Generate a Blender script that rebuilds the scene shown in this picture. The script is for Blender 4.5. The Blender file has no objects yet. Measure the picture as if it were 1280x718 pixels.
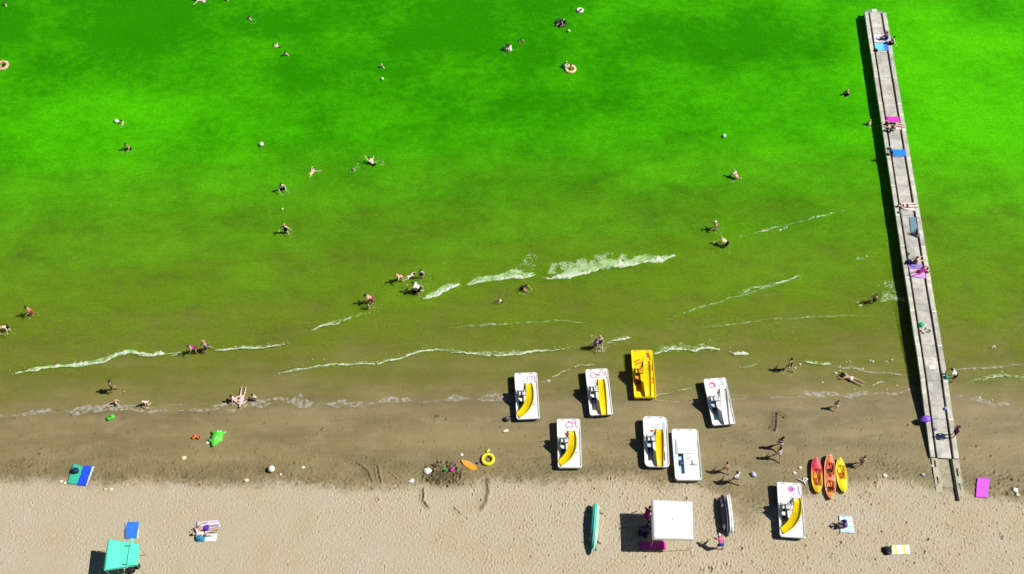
import bpy, bmesh, math, random
import numpy as np
from mathutils import Vector, Matrix

random.seed(7); np.random.seed(7)
R = math.radians
sc = bpy.context.scene
COL = sc.collection

# ------------------------------------------------------------------ camera
TILT, FOC, CAMH = R(32.5), 1400.0, 78.2
cam = bpy.data.cameras.new('camera'); camo = bpy.data.objects.new('camera', cam); COL.objects.link(camo)
cam.sensor_width = 36; cam.lens = FOC/1280*36; cam.clip_start = .5; cam.clip_end = 6000
camo.location = (0, 0, CAMH); camo.rotation_euler = (TILT, 0, 0); sc.camera = camo

# ------------------------------------------------------------------ light
SUN_EL, SUN_AZ = R(50), R(2.5)          # the sun stands to the right (+x), a little away from the camera
w = bpy.data.worlds.new('World'); sc.world = w; w.use_nodes = True
nt = w.node_tree; bg = nt.nodes['Background']
sky = nt.nodes.new('ShaderNodeTexSky'); sky.sky_type = 'NISHITA'; sky.sun_disc = False
sky.air_density = .55; sky.dust_density = .2; sky.altitude = 400
sky.sun_elevation = SUN_EL; sky.sun_rotation = R(90)-SUN_AZ
nt.links.new(sky.outputs[0], bg.inputs[0]); bg.inputs[1].default_value = .05
sl = bpy.data.lights.new('sun', 'SUN'); sl.energy = 5.0; sl.angle = R(.5); sl.color = (1, .955, .88)
so = bpy.data.objects.new('sun', sl); COL.objects.link(so)
SUNV = Vector((math.cos(SUN_EL)*math.cos(SUN_AZ), math.cos(SUN_EL)*math.sin(SUN_AZ), math.sin(SUN_EL)))
so.rotation_euler = (-SUNV).to_track_quat('-Z', 'Y').to_euler(); so.location = (60, 20, 80)
sc.view_settings.view_transform = 'Standard'; sc.view_settings.look = 'None'
sc.view_settings.exposure = .16; sc.view_settings.gamma = 1

# ------------------------------------------------------------------ pixel -> place
def P(px, py, z=0.0):
    dx, dy = (px-640)/FOC, (359-py)/FOC
    d = (dx, dy*math.cos(TILT)+math.sin(TILT), dy*math.sin(TILT)-math.cos(TILT))
    t = (CAMH-z)/-d[2]
    return Vector((d[0]*t, d[1]*t, z))
def line(pts): 
    q = [P(*p) for p in pts]
    return np.array([a.x for a in q]), np.array([a.y for a in q])

SHORE = line([(-200,530),(0,523),(60,520),(130,517),(250,512),(350,507),(470,502),(560,500),(640,500),(700,498),(830,499),(900,498),(1000,499),(1080,496),(1140,493),(1195,497),(1240,507),(1280,514),(1500,520)])
DRY = line([(-200,598),(0,601),(60,604),(130,607),(200,606),(300,608),(380,605),(440,613),(500,611),(540,604),(570,610),(610,602),(650,605),(700,605),(760,600),(820,604),(870,607),(900,622),(940,640),(975,632),(1010,622),(1050,612),(1080,603),(1100,597),(1130,604),(1160,611),(1200,617),(1240,623),(1280,631),(1500,640)])

def vnoise(x, y, s, seed=0):
    """smooth value noise, vectorised"""
    x = np.asarray(x)/s; y = np.asarray(y)/s
    xi = np.floor(x).astype(np.int64); yi = np.floor(y).astype(np.int64)
    fx = x-xi; fy = y-yi; fx = fx*fx*(3-2*fx); fy = fy*fy*(3-2*fy)
    def h(a, b):
        n = (a*374761393 + b*668265263 + seed*974634777) & 0x7fffffff
        n = ((n ^ (n >> 13))*1274126177) & 0x7fffffff
        n = (n ^ (n >> 16)) & 0xffff
        return n/32767.5-1
    return (h(xi,yi)*(1-fx)+h(xi+1,yi)*fx)*(1-fy)+(h(xi,yi+1)*(1-fx)+h(xi+1,yi+1)*fx)*fy
def fbm(x, y, s, seed=0, o=4):
    r = 0; a = 1; t = 0
    for i in range(o):
        r = r+a*vnoise(x, y, s/2**i, seed+i*17); t += a; a *= .55
    return r/t

def shore_y(x): return np.interp(x, *SHORE)+.25*vnoise(x, np.zeros_like(x), 3.1, 5)+.1*vnoise(x, np.zeros_like(x), .8, 6)
def ground(x, y):
    x = np.asarray(x, float); y = np.asarray(y, float)
    d = shore_y(x)-y
    up = np.where(d < 6, .04*d, .24+.025*(d-6)); up = np.minimum(up, 1.6)
    dn = np.maximum(.034*d+.004*np.sin(d*1.3), -2.6)
    z = np.where(d > 0, up, dn)
    return z+.012*fbm(x, y, 4., 21)*np.clip(np.abs(d)/2, 0, 1)
def gz(x, y): return float(ground(np.array([x]), np.array([y]))[0])
def G(px, py):
    p = P(px, py)
    for _ in range(4): p = P(px, py, max(0.0, gz(p.x, p.y)))
    p.z = gz(p.x, p.y)
    return p

# ------------------------------------------------------------------ materials
def lin(c):
    return tuple(((v/255+.055)/1.055)**2.4 if v/255 > .04045 else v/255/12.92 for v in c)
MATS = {}
def mat(name, c, rough=.6, var=.12, scale=6., spec=.4, bump=0.0, metal=0.0):
    """plain procedural material: colour broken up by two noises"""
    if name in MATS: return MATS[name]
    m = bpy.data.materials.new(name); m.use_nodes = True; n = m.node_tree; b = n.nodes['Principled BSDF']
    tc = n.nodes.new('ShaderNodeTexCoord'); no = n.nodes.new('ShaderNodeTexNoise')
    no.inputs['Scale'].default_value = scale; no.inputs['Detail'].default_value = 5
    n.links.new(tc.outputs['Object'], no.inputs['Vector'])
    r = n.nodes.new('ShaderNodeMapRange'); r.inputs['From Min'].default_value = .3; r.inputs['From Max'].default_value = .7
    r.inputs['To Min'].default_value = 1-var; r.inputs['To Max'].default_value = 1+var*.5
    n.links.new(no.outputs['Fac'], r.inputs['Value'])
    v = n.nodes.new('ShaderNodeVectorMath'); v.operation = 'SCALE'; v.inputs[0].default_value = c
    n.links.new(r.outputs[0], v.inputs['Scale']); n.links.new(v.outputs[0], b.inputs['Base Color'])
    b.inputs['Roughness'].default_value = rough; b.inputs['Specular IOR Level'].default_value = spec; b.inputs['Metallic'].default_value = metal
    if bump:
        bm_ = n.nodes.new('ShaderNodeBump'); bm_.inputs['Strength'].default_value = bump; bm_.inputs['Distance'].default_value = .02
        n.links.new(no.outputs['Fac'], bm_.inputs['Height']); n.links.new(bm_.outputs[0], b.inputs['Normal'])
    m.diffuse_color = (*c, 1); MATS[name] = m
    return m
def ramp_mat(name, axis, stops, rough=.7, noise=.02, const=True, period=None):
    """stripes or two-tone paint along an object axis (flat print / dye)"""
    if name in MATS: return MATS[name]
    m = bpy.data.materials.new(name); m.use_nodes = True; n = m.node_tree; b = n.nodes['Principled BSDF']
    tc = n.nodes.new('ShaderNodeTexCoord'); sp = n.nodes.new('ShaderNodeSeparateXYZ'); n.links.new(tc.outputs['Object'], sp.inputs[0])
    no = n.nodes.new('ShaderNodeTexNoise'); no.inputs['Scale'].default_value = 5; n.links.new(tc.outputs['Object'], no.inputs['Vector'])
    ma = n.nodes.new('ShaderNodeMath'); ma.operation = 'MULTIPLY_ADD'; n.links.new(no.outputs['Fac'], ma.inputs[0]); ma.inputs[1].default_value = noise
    n.links.new(sp.outputs['XYZ'.index(axis)], ma.inputs[2])
    src = ma.outputs[0]
    lo, hi = stops[0][0], stops[-1][0]
    if period:
        md = n.nodes.new('ShaderNodeMath'); md.operation = 'FLOORED_MODULO'; n.links.new(src, md.inputs[0]); md.inputs[1].default_value = period; src = md.outputs[0]; lo, hi = 0, period
    r = n.nodes.new('ShaderNodeMapRange'); r.inputs['From Min'].default_value = lo; r.inputs['From Max'].default_value = hi
    n.links.new(src, r.inputs['Value'])
    cr = n.nodes.new('ShaderNodeValToRGB'); cr.color_ramp.interpolation = 'CONSTANT' if const else 'LINEAR'
    el = cr.color_ramp.elements
    while len(el) < len(stops): el.new(.5)
    for e, (p, c) in zip(el, stops): e.position = (p-lo)/(hi-lo); e.color = (*c, 1)
    n.links.new(r.outputs[0], cr.inputs[0]); n.links.new(cr.outputs[0], b.inputs['Base Color'])
    b.inputs['Roughness'].default_value = rough; MATS[name] = m
    return m

def sand_material():
    m = bpy.data.materials.new('sand'); m.use_nodes = True; n = m.node_tree; L = n.links.new; b = n.nodes['Principled BSDF']
    tc = n.nodes.new('ShaderNodeTexCoord')
    wet = n.nodes.new('ShaderNodeAttribute'); wet.attribute_name = 'wetness'
    stn = n.nodes.new('ShaderNodeAttribute'); stn.attribute_name = 'stain'
    def noise(scale, detail=4, stretch=None, rough=.55):
        t = n.nodes.new('ShaderNodeTexNoise'); t.inputs['Scale'].default_value = scale; t.inputs['Detail'].default_value = detail; t.inputs['Roughness'].default_value = rough
        if stretch:
            mp = n.nodes.new('ShaderNodeMapping'); mp.inputs['Scale'].default_value = stretch; L(tc.outputs['Object'], mp.inputs[0]); L(mp.outputs[0], t.inputs[0])
        else: L(tc.outputs['Object'], t.inputs[0])
        return t.outputs['Fac']
    def mix(a, bb, f, mode='MIX'):
        x = n.nodes.new('ShaderNodeMix'); x.data_type = 'RGBA'; x.blend_type = mode
        for s, v in ((6, a), (7, bb)):
            if isinstance(v, tuple): x.inputs[s].default_value = (*v, 1)
            else: L(v, x.inputs[s])
        if isinstance(f, float): x.inputs[0].default_value = f
        else: L(f, x.inputs[0])
        return x.outputs[2]
    def rng(v, a, bb, c, d):
        r = n.nodes.new('ShaderNodeMapRange'); L(v, r.inputs[0])
        for k, q in zip((1, 2, 3, 4), (a, bb, c, d)): r.inputs[k].default_value = q
        return r.outputs[0]
    dry = mix(DRY_A, DRY_B, rng(noise(.35, 5), .35, .65, 0, 1))
    wetc = mix(WET_A, WET_B, rng(noise(.12, 6, (1, 4.5, 1)), .35, .65, 0, 1))
    wetc = mix(wetc, WET_C, rng(noise(.5, 5, (1, 2, 1)), .5, .75, 0, .6))
    c = mix(dry, wetc, wet.outputs['Fac'])
    c = mix(c, STAIN, stn.outputs['Fac'])
    g1 = n.nodes.new('ShaderNodeVectorMath'); g1.operation = 'SCALE'; L(c, g1.inputs[0]); L(rng(noise(9, 6, None, .7), .3, .7, .86, 1.10), g1.inputs['Scale'])
    L(g1.outputs[0], b.inputs['Base Color'])
    L(rng(wet.outputs['Fac'], 0, 1, .95, .55), b.inputs['Roughness']); L(rng(wet.outputs['Fac'], 0, 1, .1, .35), b.inputs['Specular IOR Level'])
    bp = n.nodes.new('ShaderNodeBump'); bp.inputs['Strength'].default_value = .5; bp.inputs['Distance'].default_value = .05
    L(noise(5, 8, None, .65), bp.inputs['Height']); L(bp.outputs[0], b.inputs['Normal'])
    return m
DRY_A, DRY_B = (.47, .41, .315), (.44, .385, .255)
WET_A, WET_B, WET_C = (.262, .216, .103), (.192, .158, .074), (.31, .262, .15)
STAIN = (.085, .066, .028)

def water_material():
    m = bpy.data.materials.new('green water'); m.use_nodes = True; n = m.node_tree; L = n.links.new; b = n.nodes['Principled BSDF']; out = n.nodes['Material Output']
    tc = n.nodes.new('ShaderNodeTexCoord')
    dep = n.nodes.new('ShaderNodeAttribute'); dep.attribute_name = 'depth'
    alg = n.nodes.new('ShaderNodeAttribute'); alg.attribute_name = 'algae'
    def noise(scale, detail=4, stretch=None, rough=.55):
        t = n.nodes.new('ShaderNodeTexNoise'); t.inputs['Scale'].default_value = scale; t.inputs['Detail'].default_value = detail; t.inputs['Roughness'].default_value = rough
        if stretch:
            mp = n.nodes.new('ShaderNodeMapping'); mp.inputs['Scale'].default_value = stretch; mp.inputs['Rotation'].default_value = (0, 0, R(-8)); L(tc.outputs['Object'], mp.inputs[0]); L(mp.outputs[0], t.inputs[0])
        else: L(tc.outputs['Object'], t.inputs[0])
        return t.outputs['Fac']
    def rng(v, a, bb, c, d):
        r = n.nodes.new('ShaderNodeMapRange'); L(v, r.inputs[0])
        for k, q in zip((1, 2, 3, 4), (a, bb, c, d)): r.inputs[k].default_value = q
        return r.outputs[0]
    def math_(op, a, bb):
        x = n.nodes.new('ShaderNodeMath'); x.operation = op
        for s, v in ((0, a), (1, bb)):
            if isinstance(v, (int, float)): x.inputs[s].default_value = v
            else: L(v, x.inputs[s])
        return x.outputs[0]
    def mix(a, bb, f):
        x = n.nodes.new('ShaderNodeMix'); x.data_type = 'RGBA'
        for s, v in ((6, a), (7, bb)):
            if isinstance(v, tuple): x.inputs[s].default_value = (*v, 1)
            else: L(v, x.inputs[s])
        L(f, x.inputs[0]); return x.outputs[2]
    # algae load decides how bright a green the water body is
    load = math_('ADD', alg.outputs['Fac'], rng(noise(.12, 5, (1, 1.3, 1)), .3, .7, -.36, .36))
    load = math_('ADD', load, rng(noise(1.1, 6, (1, 1.3, 1), .65), .3, .7, -.2, .2))
    c = mix(WAT_A, WAT_B, load)
    c = mix(WAT_S, c, rng(dep.outputs['Fac'], .05, .92, 0, 1))
    g1 = n.nodes.new('ShaderNodeVectorMath'); g1.operation = 'SCALE'; L(c, g1.inputs[0]); L(rng(noise(4.5, 5, (1, 1.2, 1), .75), .3, .7, .72, 1.24), g1.inputs['Scale'])
    L(g1.outputs[0], b.inputs['Base Color'])
    b.inputs['Roughness'].default_value = .22; b.inputs['Specular IOR Level'].default_value = .12; b.inputs['IOR'].default_value = 1.33
    b.inputs['Subsurface Weight'].default_value = .65; b.inputs['Subsurface Radius'].default_value = (.35, .6, .2); b.inputs['Subsurface Scale'].default_value = .55
    bp = n.nodes.new('ShaderNodeBump'); bp.inputs['Strength'].default_value = .55; bp.inputs['Distance'].default_value = .09
    L(math_('ADD', noise(2.2, 5, (1, 2.2, 1)), noise(.8, 3, (1, 2.6, 1))), bp.inputs['Height']); L(bp.outputs[0], b.inputs['Normal'])
    tr = n.nodes.new('ShaderNodeBsdfTransparent')
    # Beer's law on the way to the bed: murkier with depth, the edge is clear
    e = math_('POWER', 2.71828, math_('MULTIPLY', math_('MULTIPLY', dep.outputs['Fac'], rng(noise(.26, 6, (1, 1.7, 1), .62), .3, .7, .5, 1.55)), -1/WAT_K))
    L(mix((.80, .86, .40), (.97, .97, .93), e), tr.inputs['Color'])
    f = math_('SUBTRACT', 1.0, e)
    f = math_('MAXIMUM', f, 0.02)
    mx = n.nodes.new('ShaderNodeMixShader'); L(f, mx.inputs[0]); L(tr.outputs[0], mx.inputs[1]); L(b.outputs[0], mx.inputs[2]); L(mx.outputs[0], out.inputs['Surface'])
    return m
WAT_A, WAT_B, WAT_S, WAT_K = (.022, .25, .0005), (.085, .54, .002), (.22, .28, .018), .36

# ------------------------------------------------------------------ mesh builder
class MB:
    def __init__(s): s.v = []; s.f = []; s.m = []
    def add(s, vs, fs, mi=0):
        o = len(s.v); s.v += [tuple(v) for v in vs]; s.f += [tuple(i+o for i in f) for f in fs]; s.m += [mi]*len(fs); return s
    def box(s, c, d, rz=0, mi=0, M=None):
        hx, hy, hz = d[0]/2, d[1]/2, d[2]/2; Rm = Matrix.Rotation(rz, 3, 'Z')
        if M is not None: Rm = M
        vs = [Vector(c)+Rm@Vector((x*hx, y*hy, z*hz)) for z in (-1, 1) for y in (-1, 1) for x in (-1, 1)]
        return s.add(vs, [(0,2,3,1),(4,5,7,6),(0,1,5,4),(2,6,7,3),(0,4,6,2),(1,3,7,5)], mi)
    def loft(s, rings, cap0=True, cap1=True, mi=0, closed=True):
        n = len(rings[0]); vs = [p for r in rings for p in r]; fs = []
        for k in range(len(rings)-1):
            for i in range(n if closed else n-1):
                j = (i+1) % n; fs.append((k*n+i, k*n+j, (k+1)*n+j, (k+1)*n+i))
        if cap0: fs.append(tuple(range(n-1, -1, -1)))
        if cap1: fs.append(tuple(range((len(rings)-1)*n, len(rings)*n)))
        return s.add(vs, fs, mi)
    def tube(s, pts, r, n=8, cyc=False, mi=0, flat=1.0):
        pts = [Vector(p) for p in pts]; N = len(pts); rings = []
        rr = r if isinstance(r, (list, tuple)) else [r]*N
        prev = None
        for i, p in enumerate(pts):
            a = pts[(i-1) % N] if (cyc or i > 0) else p; b_ = pts[(i+1) % N] if (cyc or i < N-1) else p
            t = (b_-a).normalized()
            u = prev if prev is not None else (Vector((0, 0, 1)) if abs(t.z) < .9 else Vector((1, 0, 0)))
            u = (u-t*u.dot(t)).normalized(); prev = u; v = t.cross(u)
            rings.append([p+(u*math.cos(2*math.pi*k/n)*flat+v*math.sin(2*math.pi*k/n))*rr[i] for k in range(n)])
        if cyc:
            rings.append(rings[0]); return s.loft(rings, False, False, mi)
        return s.loft(rings, True, True, mi)
    def ball(s, c, r, n=12, k=8, mi=0, M=None):
        if not isinstance(r, (tuple, list)): r = (r, r, r)
        M = M or Matrix.Identity(3)
        rings = []
        for i in range(1, k):
            a = math.pi*i/k
            rings.append([Vector(c)+M@Vector((r[0]*math.sin(a)*math.cos(2*math.pi*j/n), r[1]*math.sin(a)*math.sin(2*math.pi*j/n), -r[2]*math.cos(a))) for j in range(n)])
        return s.loft(rings, True, True, mi)
    def build(s, name, mats, parent=None, loc=None, rz=0, smooth=False, bevel=0):
        me = bpy.data.meshes.new(name); me.from_pydata(s.v, [], s.f)
        for m in (mats if isinstance(mats, (list, tuple)) else [mats]): me.materials.append(m)
        me.polygons.foreach_set('material_index', s.m)
        if smooth: me.polygons.foreach_set('use_smooth', [True]*len(s.f))
        bm = bmesh.new(); bm.from_mesh(me); bmesh.ops.recalc_face_normals(bm, faces=bm.faces); bm.to_mesh(me); bm.free()
        me.update()
        o = bpy.data.objects.new(name, me); COL.objects.link(o)
        if parent: o.parent = parent
        if loc is not None: o.location = loc
        o.rotation_euler.z = rz
        if bevel:
            bv = o.modifiers.new('bevel', 'BEVEL'); bv.width = bevel; bv.segments = 2; bv.limit_method = 'ANGLE'
        return o
def tag(o, label, cat, group=None):
    o['label'] = label; o['category'] = cat
    if group: o['group'] = group
    return o
def empty(name, loc, rz=0):
    o = bpy.data.objects.new(name, None); COL.objects.link(o); o.location = loc; o.rotation_euler.z = rz; o.empty_display_size = .3
    return o
def rr(wd, ln, r, z, n=5, taper=0.0):
    """rounded rectangle ring; taper narrows the +y end"""
    o = []
    for cx, cy, a0 in ((1, 1, 0), (-1, 1, 90), (-1, -1, 180), (1, -1, 270)):
        for k in range(n):
            a = R(a0+90*k/(n-1)); x = cx*(wd/2-r)+r*math.cos(a); y = cy*(ln/2-r)+r*math.sin(a)
            o.append(Vector((x*(1-taper*max(0, y/(ln/2))), y, z)))
    return o

# ------------------------------------------------------------------ ground (one sheet out to the horizon)
def spaced(a, b, st, far, g=1.35):
    c = list(np.arange(a, b+st/2, st)); s_ = st
    lo = []; x = a
    while x > -far: s_ *= g; x -= s_; lo.append(x)
    hi = []; x = c[-1]; s_ = st
    while x < far: s_ *= g; x += s_; hi.append(x)
    return np.array(lo[::-1]+c+hi)
def grid_object(name, xs, ys, z, m):
    nx, ny = len(xs), len(ys)
    X, Y = np.meshgrid(xs, ys); co = np.stack([X, Y, z], -1).reshape(-1, 3).astype(np.float32)
    idx = np.arange(nx*ny).reshape(ny, nx)
    q = np.stack([idx[:-1,:-1], idx[:-1,1:], idx[1:,1:], idx[1:,:-1]], -1).reshape(-1, 4)
    me = bpy.data.meshes.new(name); me.vertices.add(len(co)); me.vertices.foreach_set('co', co.ravel())
    me.loops.add(q.size); me.loops.foreach_set('vertex_index', q.ravel().astype(np.int32))
    me.polygons.add(len(q)); me.polygons.foreach_set('loop_start', np.arange(0, q.size, 4, dtype=np.int32))
    me.polygons.foreach_set('use_smooth', np.ones(len(q), bool))
    me.update(); me.validate(); me.materials.append(m)
    o = bpy.data.objects.new(name, me); COL.objects.link(o); o['kind'] = 'structure'
    return o
def attr(o, name, arr):
    a = o.data.attributes.new(name, 'FLOAT', 'POINT'); a.data.foreach_set('value', arr.astype(np.float32).ravel())

xs = spaced(-41.5, 41.5, .056, 3000)
ys = spaced(24.0, 39.6, .052, 3000)
gX, gY = np.meshgrid(xs, ys)
gZ = ground(gX, gY)
dryY = np.interp(gX, *DRY)
nb = .55*fbm(gX, gY, 2.2, 3, 5)+.22*vnoise(gX, gY, .25, 9)+.15*vnoise(gX, gY, .12, 19)
dd = dryY-gY+nb                                   # >0 on the dry side (metres from the wet edge)
wet = 1-np.clip(dd/1.25+.5, 0, 1); wet = wet*wet*(3-2*wet)
# trampled damp patch that reaches into the dry sand right of the white canopy
c = P(925, 640); pt = np.exp(-(((gX-c.x)/1.9)**2+((gY-c.y)/1.5)**2))*(.75+.5*fbm(gX, gY, .9, 44))
wet = np.clip(np.maximum(wet, pt), 0, 1)
stain = np.zeros_like(gZ)
# rough, darker strip just before the dry sand (tide line with debris)
strip = np.exp(-((dd+1.1)/.75)**2); stain += .26*strip*np.clip(.45+1.2*fbm(gX, gY, 1.1, 31, 5), 0, 1)
# damp line along the water's edge
sy = shore_y(gX)
stain += .28*np.exp(-((sy-gY-.15)/.28)**2)*np.clip(.5+1.1*fbm(gX, gY, 4, 61), 0, 1)

def stamp(cx, cy, rx, ry, ang, depth, rim=.35, st=0.0):
    i0, i1 = np.searchsorted(xs, [cx-2*max(rx, ry), cx+2*max(rx, ry)]); j0, j1 = np.searchsorted(ys, [cy-2*max(rx, ry), cy+2*max(rx, ry)])
    if i1-i0 < 2 or j1-j0 < 2 or i1-i0 > 400: return
    x = gX[j0:j1, i0:i1]-cx; y = gY[j0:j1, i0:i1]-cy; ca, sa = math.cos(ang), math.sin(ang)
    u = (x*ca+y*sa)/rx; v = (-x*sa+y*ca)/ry; q = u*u+v*v
    gZ[j0:j1, i0:i1] += -depth*np.exp(-q*1.3)+depth*rim*np.exp(-(np.sqrt(q)-1.45)**2*5)
    if st: stain[j0:j1, i0:i1] += st*np.exp(-q*1.2)
def groove(pts, wd, depth, st=0.0, rim=.5):
    q = [P(*p) for p in pts]
    for a, b in zip(q[:-1], q[1:]):
        n_ = max(2, int((b-a).length/(wd*.7)))
        for k in range(n_):
            t = k/n_; c_ = a.lerp(b, t); stamp(c_.x+random.gauss(0, .03), c_.y, wd, wd*1.2, 0, depth*random.uniform(.6, 1.1), rim, st)
rng_ = np.random.RandomState(11)
nf = 0
while nf < 24000:
    x = rng_.uniform(-41, 41); y = rng_.uniform(24.2, 33.6)
    k = np.interp(x, *DRY)-y
    if k < -.15: continue
    nf += 1
    amp = .55+.45*min(1, max(0, (x+16)/22))+.25*float(vnoise(np.array([x]), np.array([y]), 3., 77)[0])
    if y < 27 and x < -31: amp *= .4
    stamp(x, y, rng_.uniform(.036, .07), rng_.uniform(.06, .17), R(rng_.normal(8, 28)), .036*amp*rng_.lognormal(-.25, .6), .4)
for _ in range(2600):                               # scuffs and prints in the damp sand
    x = rng_.uniform(-41, 41); k = abs(rng_.normal(0, 1.3)); y = np.interp(x, *DRY)+k-.1
    if y > 37.5: continue
    stamp(x, y, rng_.uniform(.05, .12), rng_.uniform(.08, .16), rng_.uniform(0, 3), .022*rng_.uniform(.4, 1.3), .4, rng_.uniform(0, .35))
for _ in range(420):
    x = rng_.uniform(-41, 41); y = rng_.uniform(33.2, 38.5)
    stamp(x, y, rng_.uniform(.05, .1), rng_.uniform(.07, .15), rng_.uniform(0, 3), .018, .4, rng_.uniform(.1, .55))
# the dug pit with its heaped rim, the drag marks beside it
for k in range(260):
    a = rng_.uniform(0, 6.28); c_ = P(553+math.cos(a)*24*rng_.uniform(.3, 1.15)**.6, 594+math.sin(a)*16*rng_.uniform(.3, 1.15)**.6)
    stamp(c_.x, c_.y, rng_.uniform(.06, .13), rng_.uniform(.06, .13), 0, rng_.choice([-.07, .06]), .2, .16)
c_ = P(553, 595); stamp(c_.x, c_.y, 1.5, .95, 0, .05, .25, .8); c_ = P(967, 526); stamp(c_.x, c_.y, .8, 1.0, 0, .02, .1, .5)
groove([(540,588),(552,590),(560,588)], .12, -.09, -.25)
groove([(607,600),(609,613),(606,628),(599,641)], .17, .03, .28, .3)
groove([(529,613),(528,628),(536,638)], .1, .05, .35)
groove([(445,580),(458,590),(464,604)], .1, .04, .3); groove([(471,585),(473,597),(476,606)], .11, .05, .25)
groove([(488,592),(500,602)], .09, -.04, 0); groove([(566,636),(577,646)], .08, .04, .2); groove([(588,604),(594,615),(590,625)], .08, -.04, 0)
groove([(970,516),(968,530),(967,540)], .11, .04, .55); groove([(970,516),(978,520),(982,524)], .08, -.06, 0)
for px, py in ((543,521),(546,521),(556,525),(402,537),(634,524),(367,580),(1218,559),(1236,571),(1203,575),(1252,600),(1246,606),(1262,612),(1133,532),(965,538),(960,535)):
    c_ = P(px, py); stamp(c_.x, c_.y, .13, .11, 0, .06, .35, .8)
for _ in range(60):
    c_ = P(rng_.uniform(1215, 1280), rng_.uniform(590, 625)); stamp(c_.x, c_.y, .15, .12, rng_.uniform(0, 3), .03, .3, .35)
for _ in range(50):
    c_ = P(rng_.normal(945, 28), rng_.normal(575, 14)); stamp(c_.x, c_.y, .08, .12, rng_.uniform(-.5, .5), .02, .3, .3)
rough = fbm(gX, gY, .45, 91, 3); gZ += rough*(.006+.016*np.exp(-((dd+.9)/.8)**2))*(gY < sy)
land = grid_object('beach', xs, ys, gZ, sand_material())
attr(land, 'wetness', wet); attr(land, 'stain', np.clip(stain, 0, 1))

# ------------------------------------------------------------------ water
LINES = {  # wave crests with white foam: (points, width m, raggedness, keep, z ridge)
 'a': ([(14,468),(40,463),(60,460),(95,459),(130,453),(146,445),(160,441),(180,443),(200,444),(236,441)], .24, .55, .97),
 'b': ([(266,438),(310,436),(335,434),(350,432),(362,427)], .11, .4, .95),
 'c': ([(388,415),(405,408),(425,404),(440,398),(457,390)], .12, .5, .92),
 'd': ([(529,374),(540,370),(550,366),(562,361),(577,356)], .36, .5, 1),
 'e': ([(582,358),(600,353),(620,351),(640,347),(655,348),(669,343)], .29, .5, 1),
 'f': ([(677,347),(690,349),(710,346),(740,340),(765,334),(790,331),(820,327),(848,321)], .40, .5, 1),
 'g': ([(330,472),(370,463),(410,457),(440,457),(470,455),(500,449),(525,441),(545,438),(580,441),(610,445),(640,443),(660,441),(700,437),(725,435)], .12, .5, .93),
 'h': ([(757,431),(770,426),(788,422)], .14, .5, .95),
 'i': ([(815,443),(830,440),(850,437),(870,438),(885,436),(903,438)], .20, .7, .93),
 'j': ([(911,441),(920,444),(938,441)], .19, .7, .97),
 'k': ([(1004,452),(1016,455),(1028,457),(1040,454)], .14, .8, .9),
 'l': ([(1210,476),(1230,473),(1250,471),(1285,474)], .12, .9, .72),
 'm': ([(918,369),(945,361),(962,357),(985,352),(1004,344)], .09, .7, .7),
 'n': ([(1100,377),(1115,374),(1132,377)], .16, .9, .9),
 'o': ([(943,291),(956,289),(972,284)], .07, .9, .35),
 'p': ([(1010,274),(1030,270),(1046,266)], .07, .9, .35),
 'q': ([(676,478),(700,466),(722,458),(745,455)], .055, .6, .7),
 'r': ([(925,460),(938,457),(957,452)], .06, .8, .55),
 's': ([(780,507),(820,496),(868,484)], .045, .6, .8),
 't': ([(1062,325),(1075,324),(1090,321)], .07, .9, .35),
 'u': ([(1080,486),(1100,480),(1120,476)], .06, .9, .5),
}
SWELL = [([(0,414),(120,396),(300,372),(460,360)], .03, 1.2), ([(500,316),(620,300),(760,290),(860,296),(960,287),(1060,266)], .045, 1.3), ([(820,400),(900,385),(1010,352),(1110,322)], .04, 1.2),
         ([(480,252),(640,242),(780,236),(900,246)], .03, 1.4), ([(0,330),(200,318),(420,300)], .02, 1.5), ([(1160,250),(1280,225)], .03, 1.4), ([(820,412),(960,400),(1100,392)], .02, .8), ([(560,408),(700,398),(850,380)], .02, .9)]
LPTS = {k: line(v[0]) for k, v in LINES.items()}; SPTS = [line(v[0]) for v in SWELL]
wx = spaced(-52, 52, .2, 3000); wy = spaced(38.0, 86, .14, 3000)
wy = wy[wy > 30]
wX, wY = np.meshgrid(wx, wy)
def wave(X, Y):
    Z = .010*np.sin(1.1*Y+.15*X+1.2*vnoise(X, Y, 6, 2))+.006*np.sin(2.3*Y-.4*X+1.5*vnoise(X, Y, 3, 4))+.010*fbm(X, Y, .9, 8, 3)
    for k_, (pts, wd, rg, kp) in LINES.items():
        lx, ly = LPTS[k_]; inx = np.clip(np.minimum(X-lx[0], lx[-1]-X)/.8+.4, 0, 1)
        u = (Y-np.interp(X, lx, ly)); Z = Z+inx*(.022+.09*wd)*np.exp(-np.where(u < 0, u/(.16+wd*.4), u/(.6+wd))**2)
    for (lx, ly), (pts, a, wd) in zip(SPTS, SWELL):
        inx = np.clip(np.minimum(X-lx[0], lx[-1]-X)/3+.1, 0, 1)
        u = (Y-np.interp(X, lx, ly)-.4*vnoise(X, Y, 4, 12)); Z = Z+inx*a*np.exp(-np.where(u < 0, u/(wd*.35), u/wd)**2)
    D = -ground(X, Y)
    return Z*np.clip(D/.12+.15, .05, 1), D
wZ, wD = wave(wX, wY)
water = grid_object('water', wx, wy, wZ, water_material())
attr(water, 'depth', np.clip(wD+wZ, 0, 5))
alg = np.full_like(wX, .29)
def blob(px, py, rx, ry, a):
    c_ = P(px, py); s_ = 14.0
    return a*np.exp(-(((wX-c_.x)/(rx/s_))**2+((wY-c_.y)/(ry/s_/.75))**2))
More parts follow.
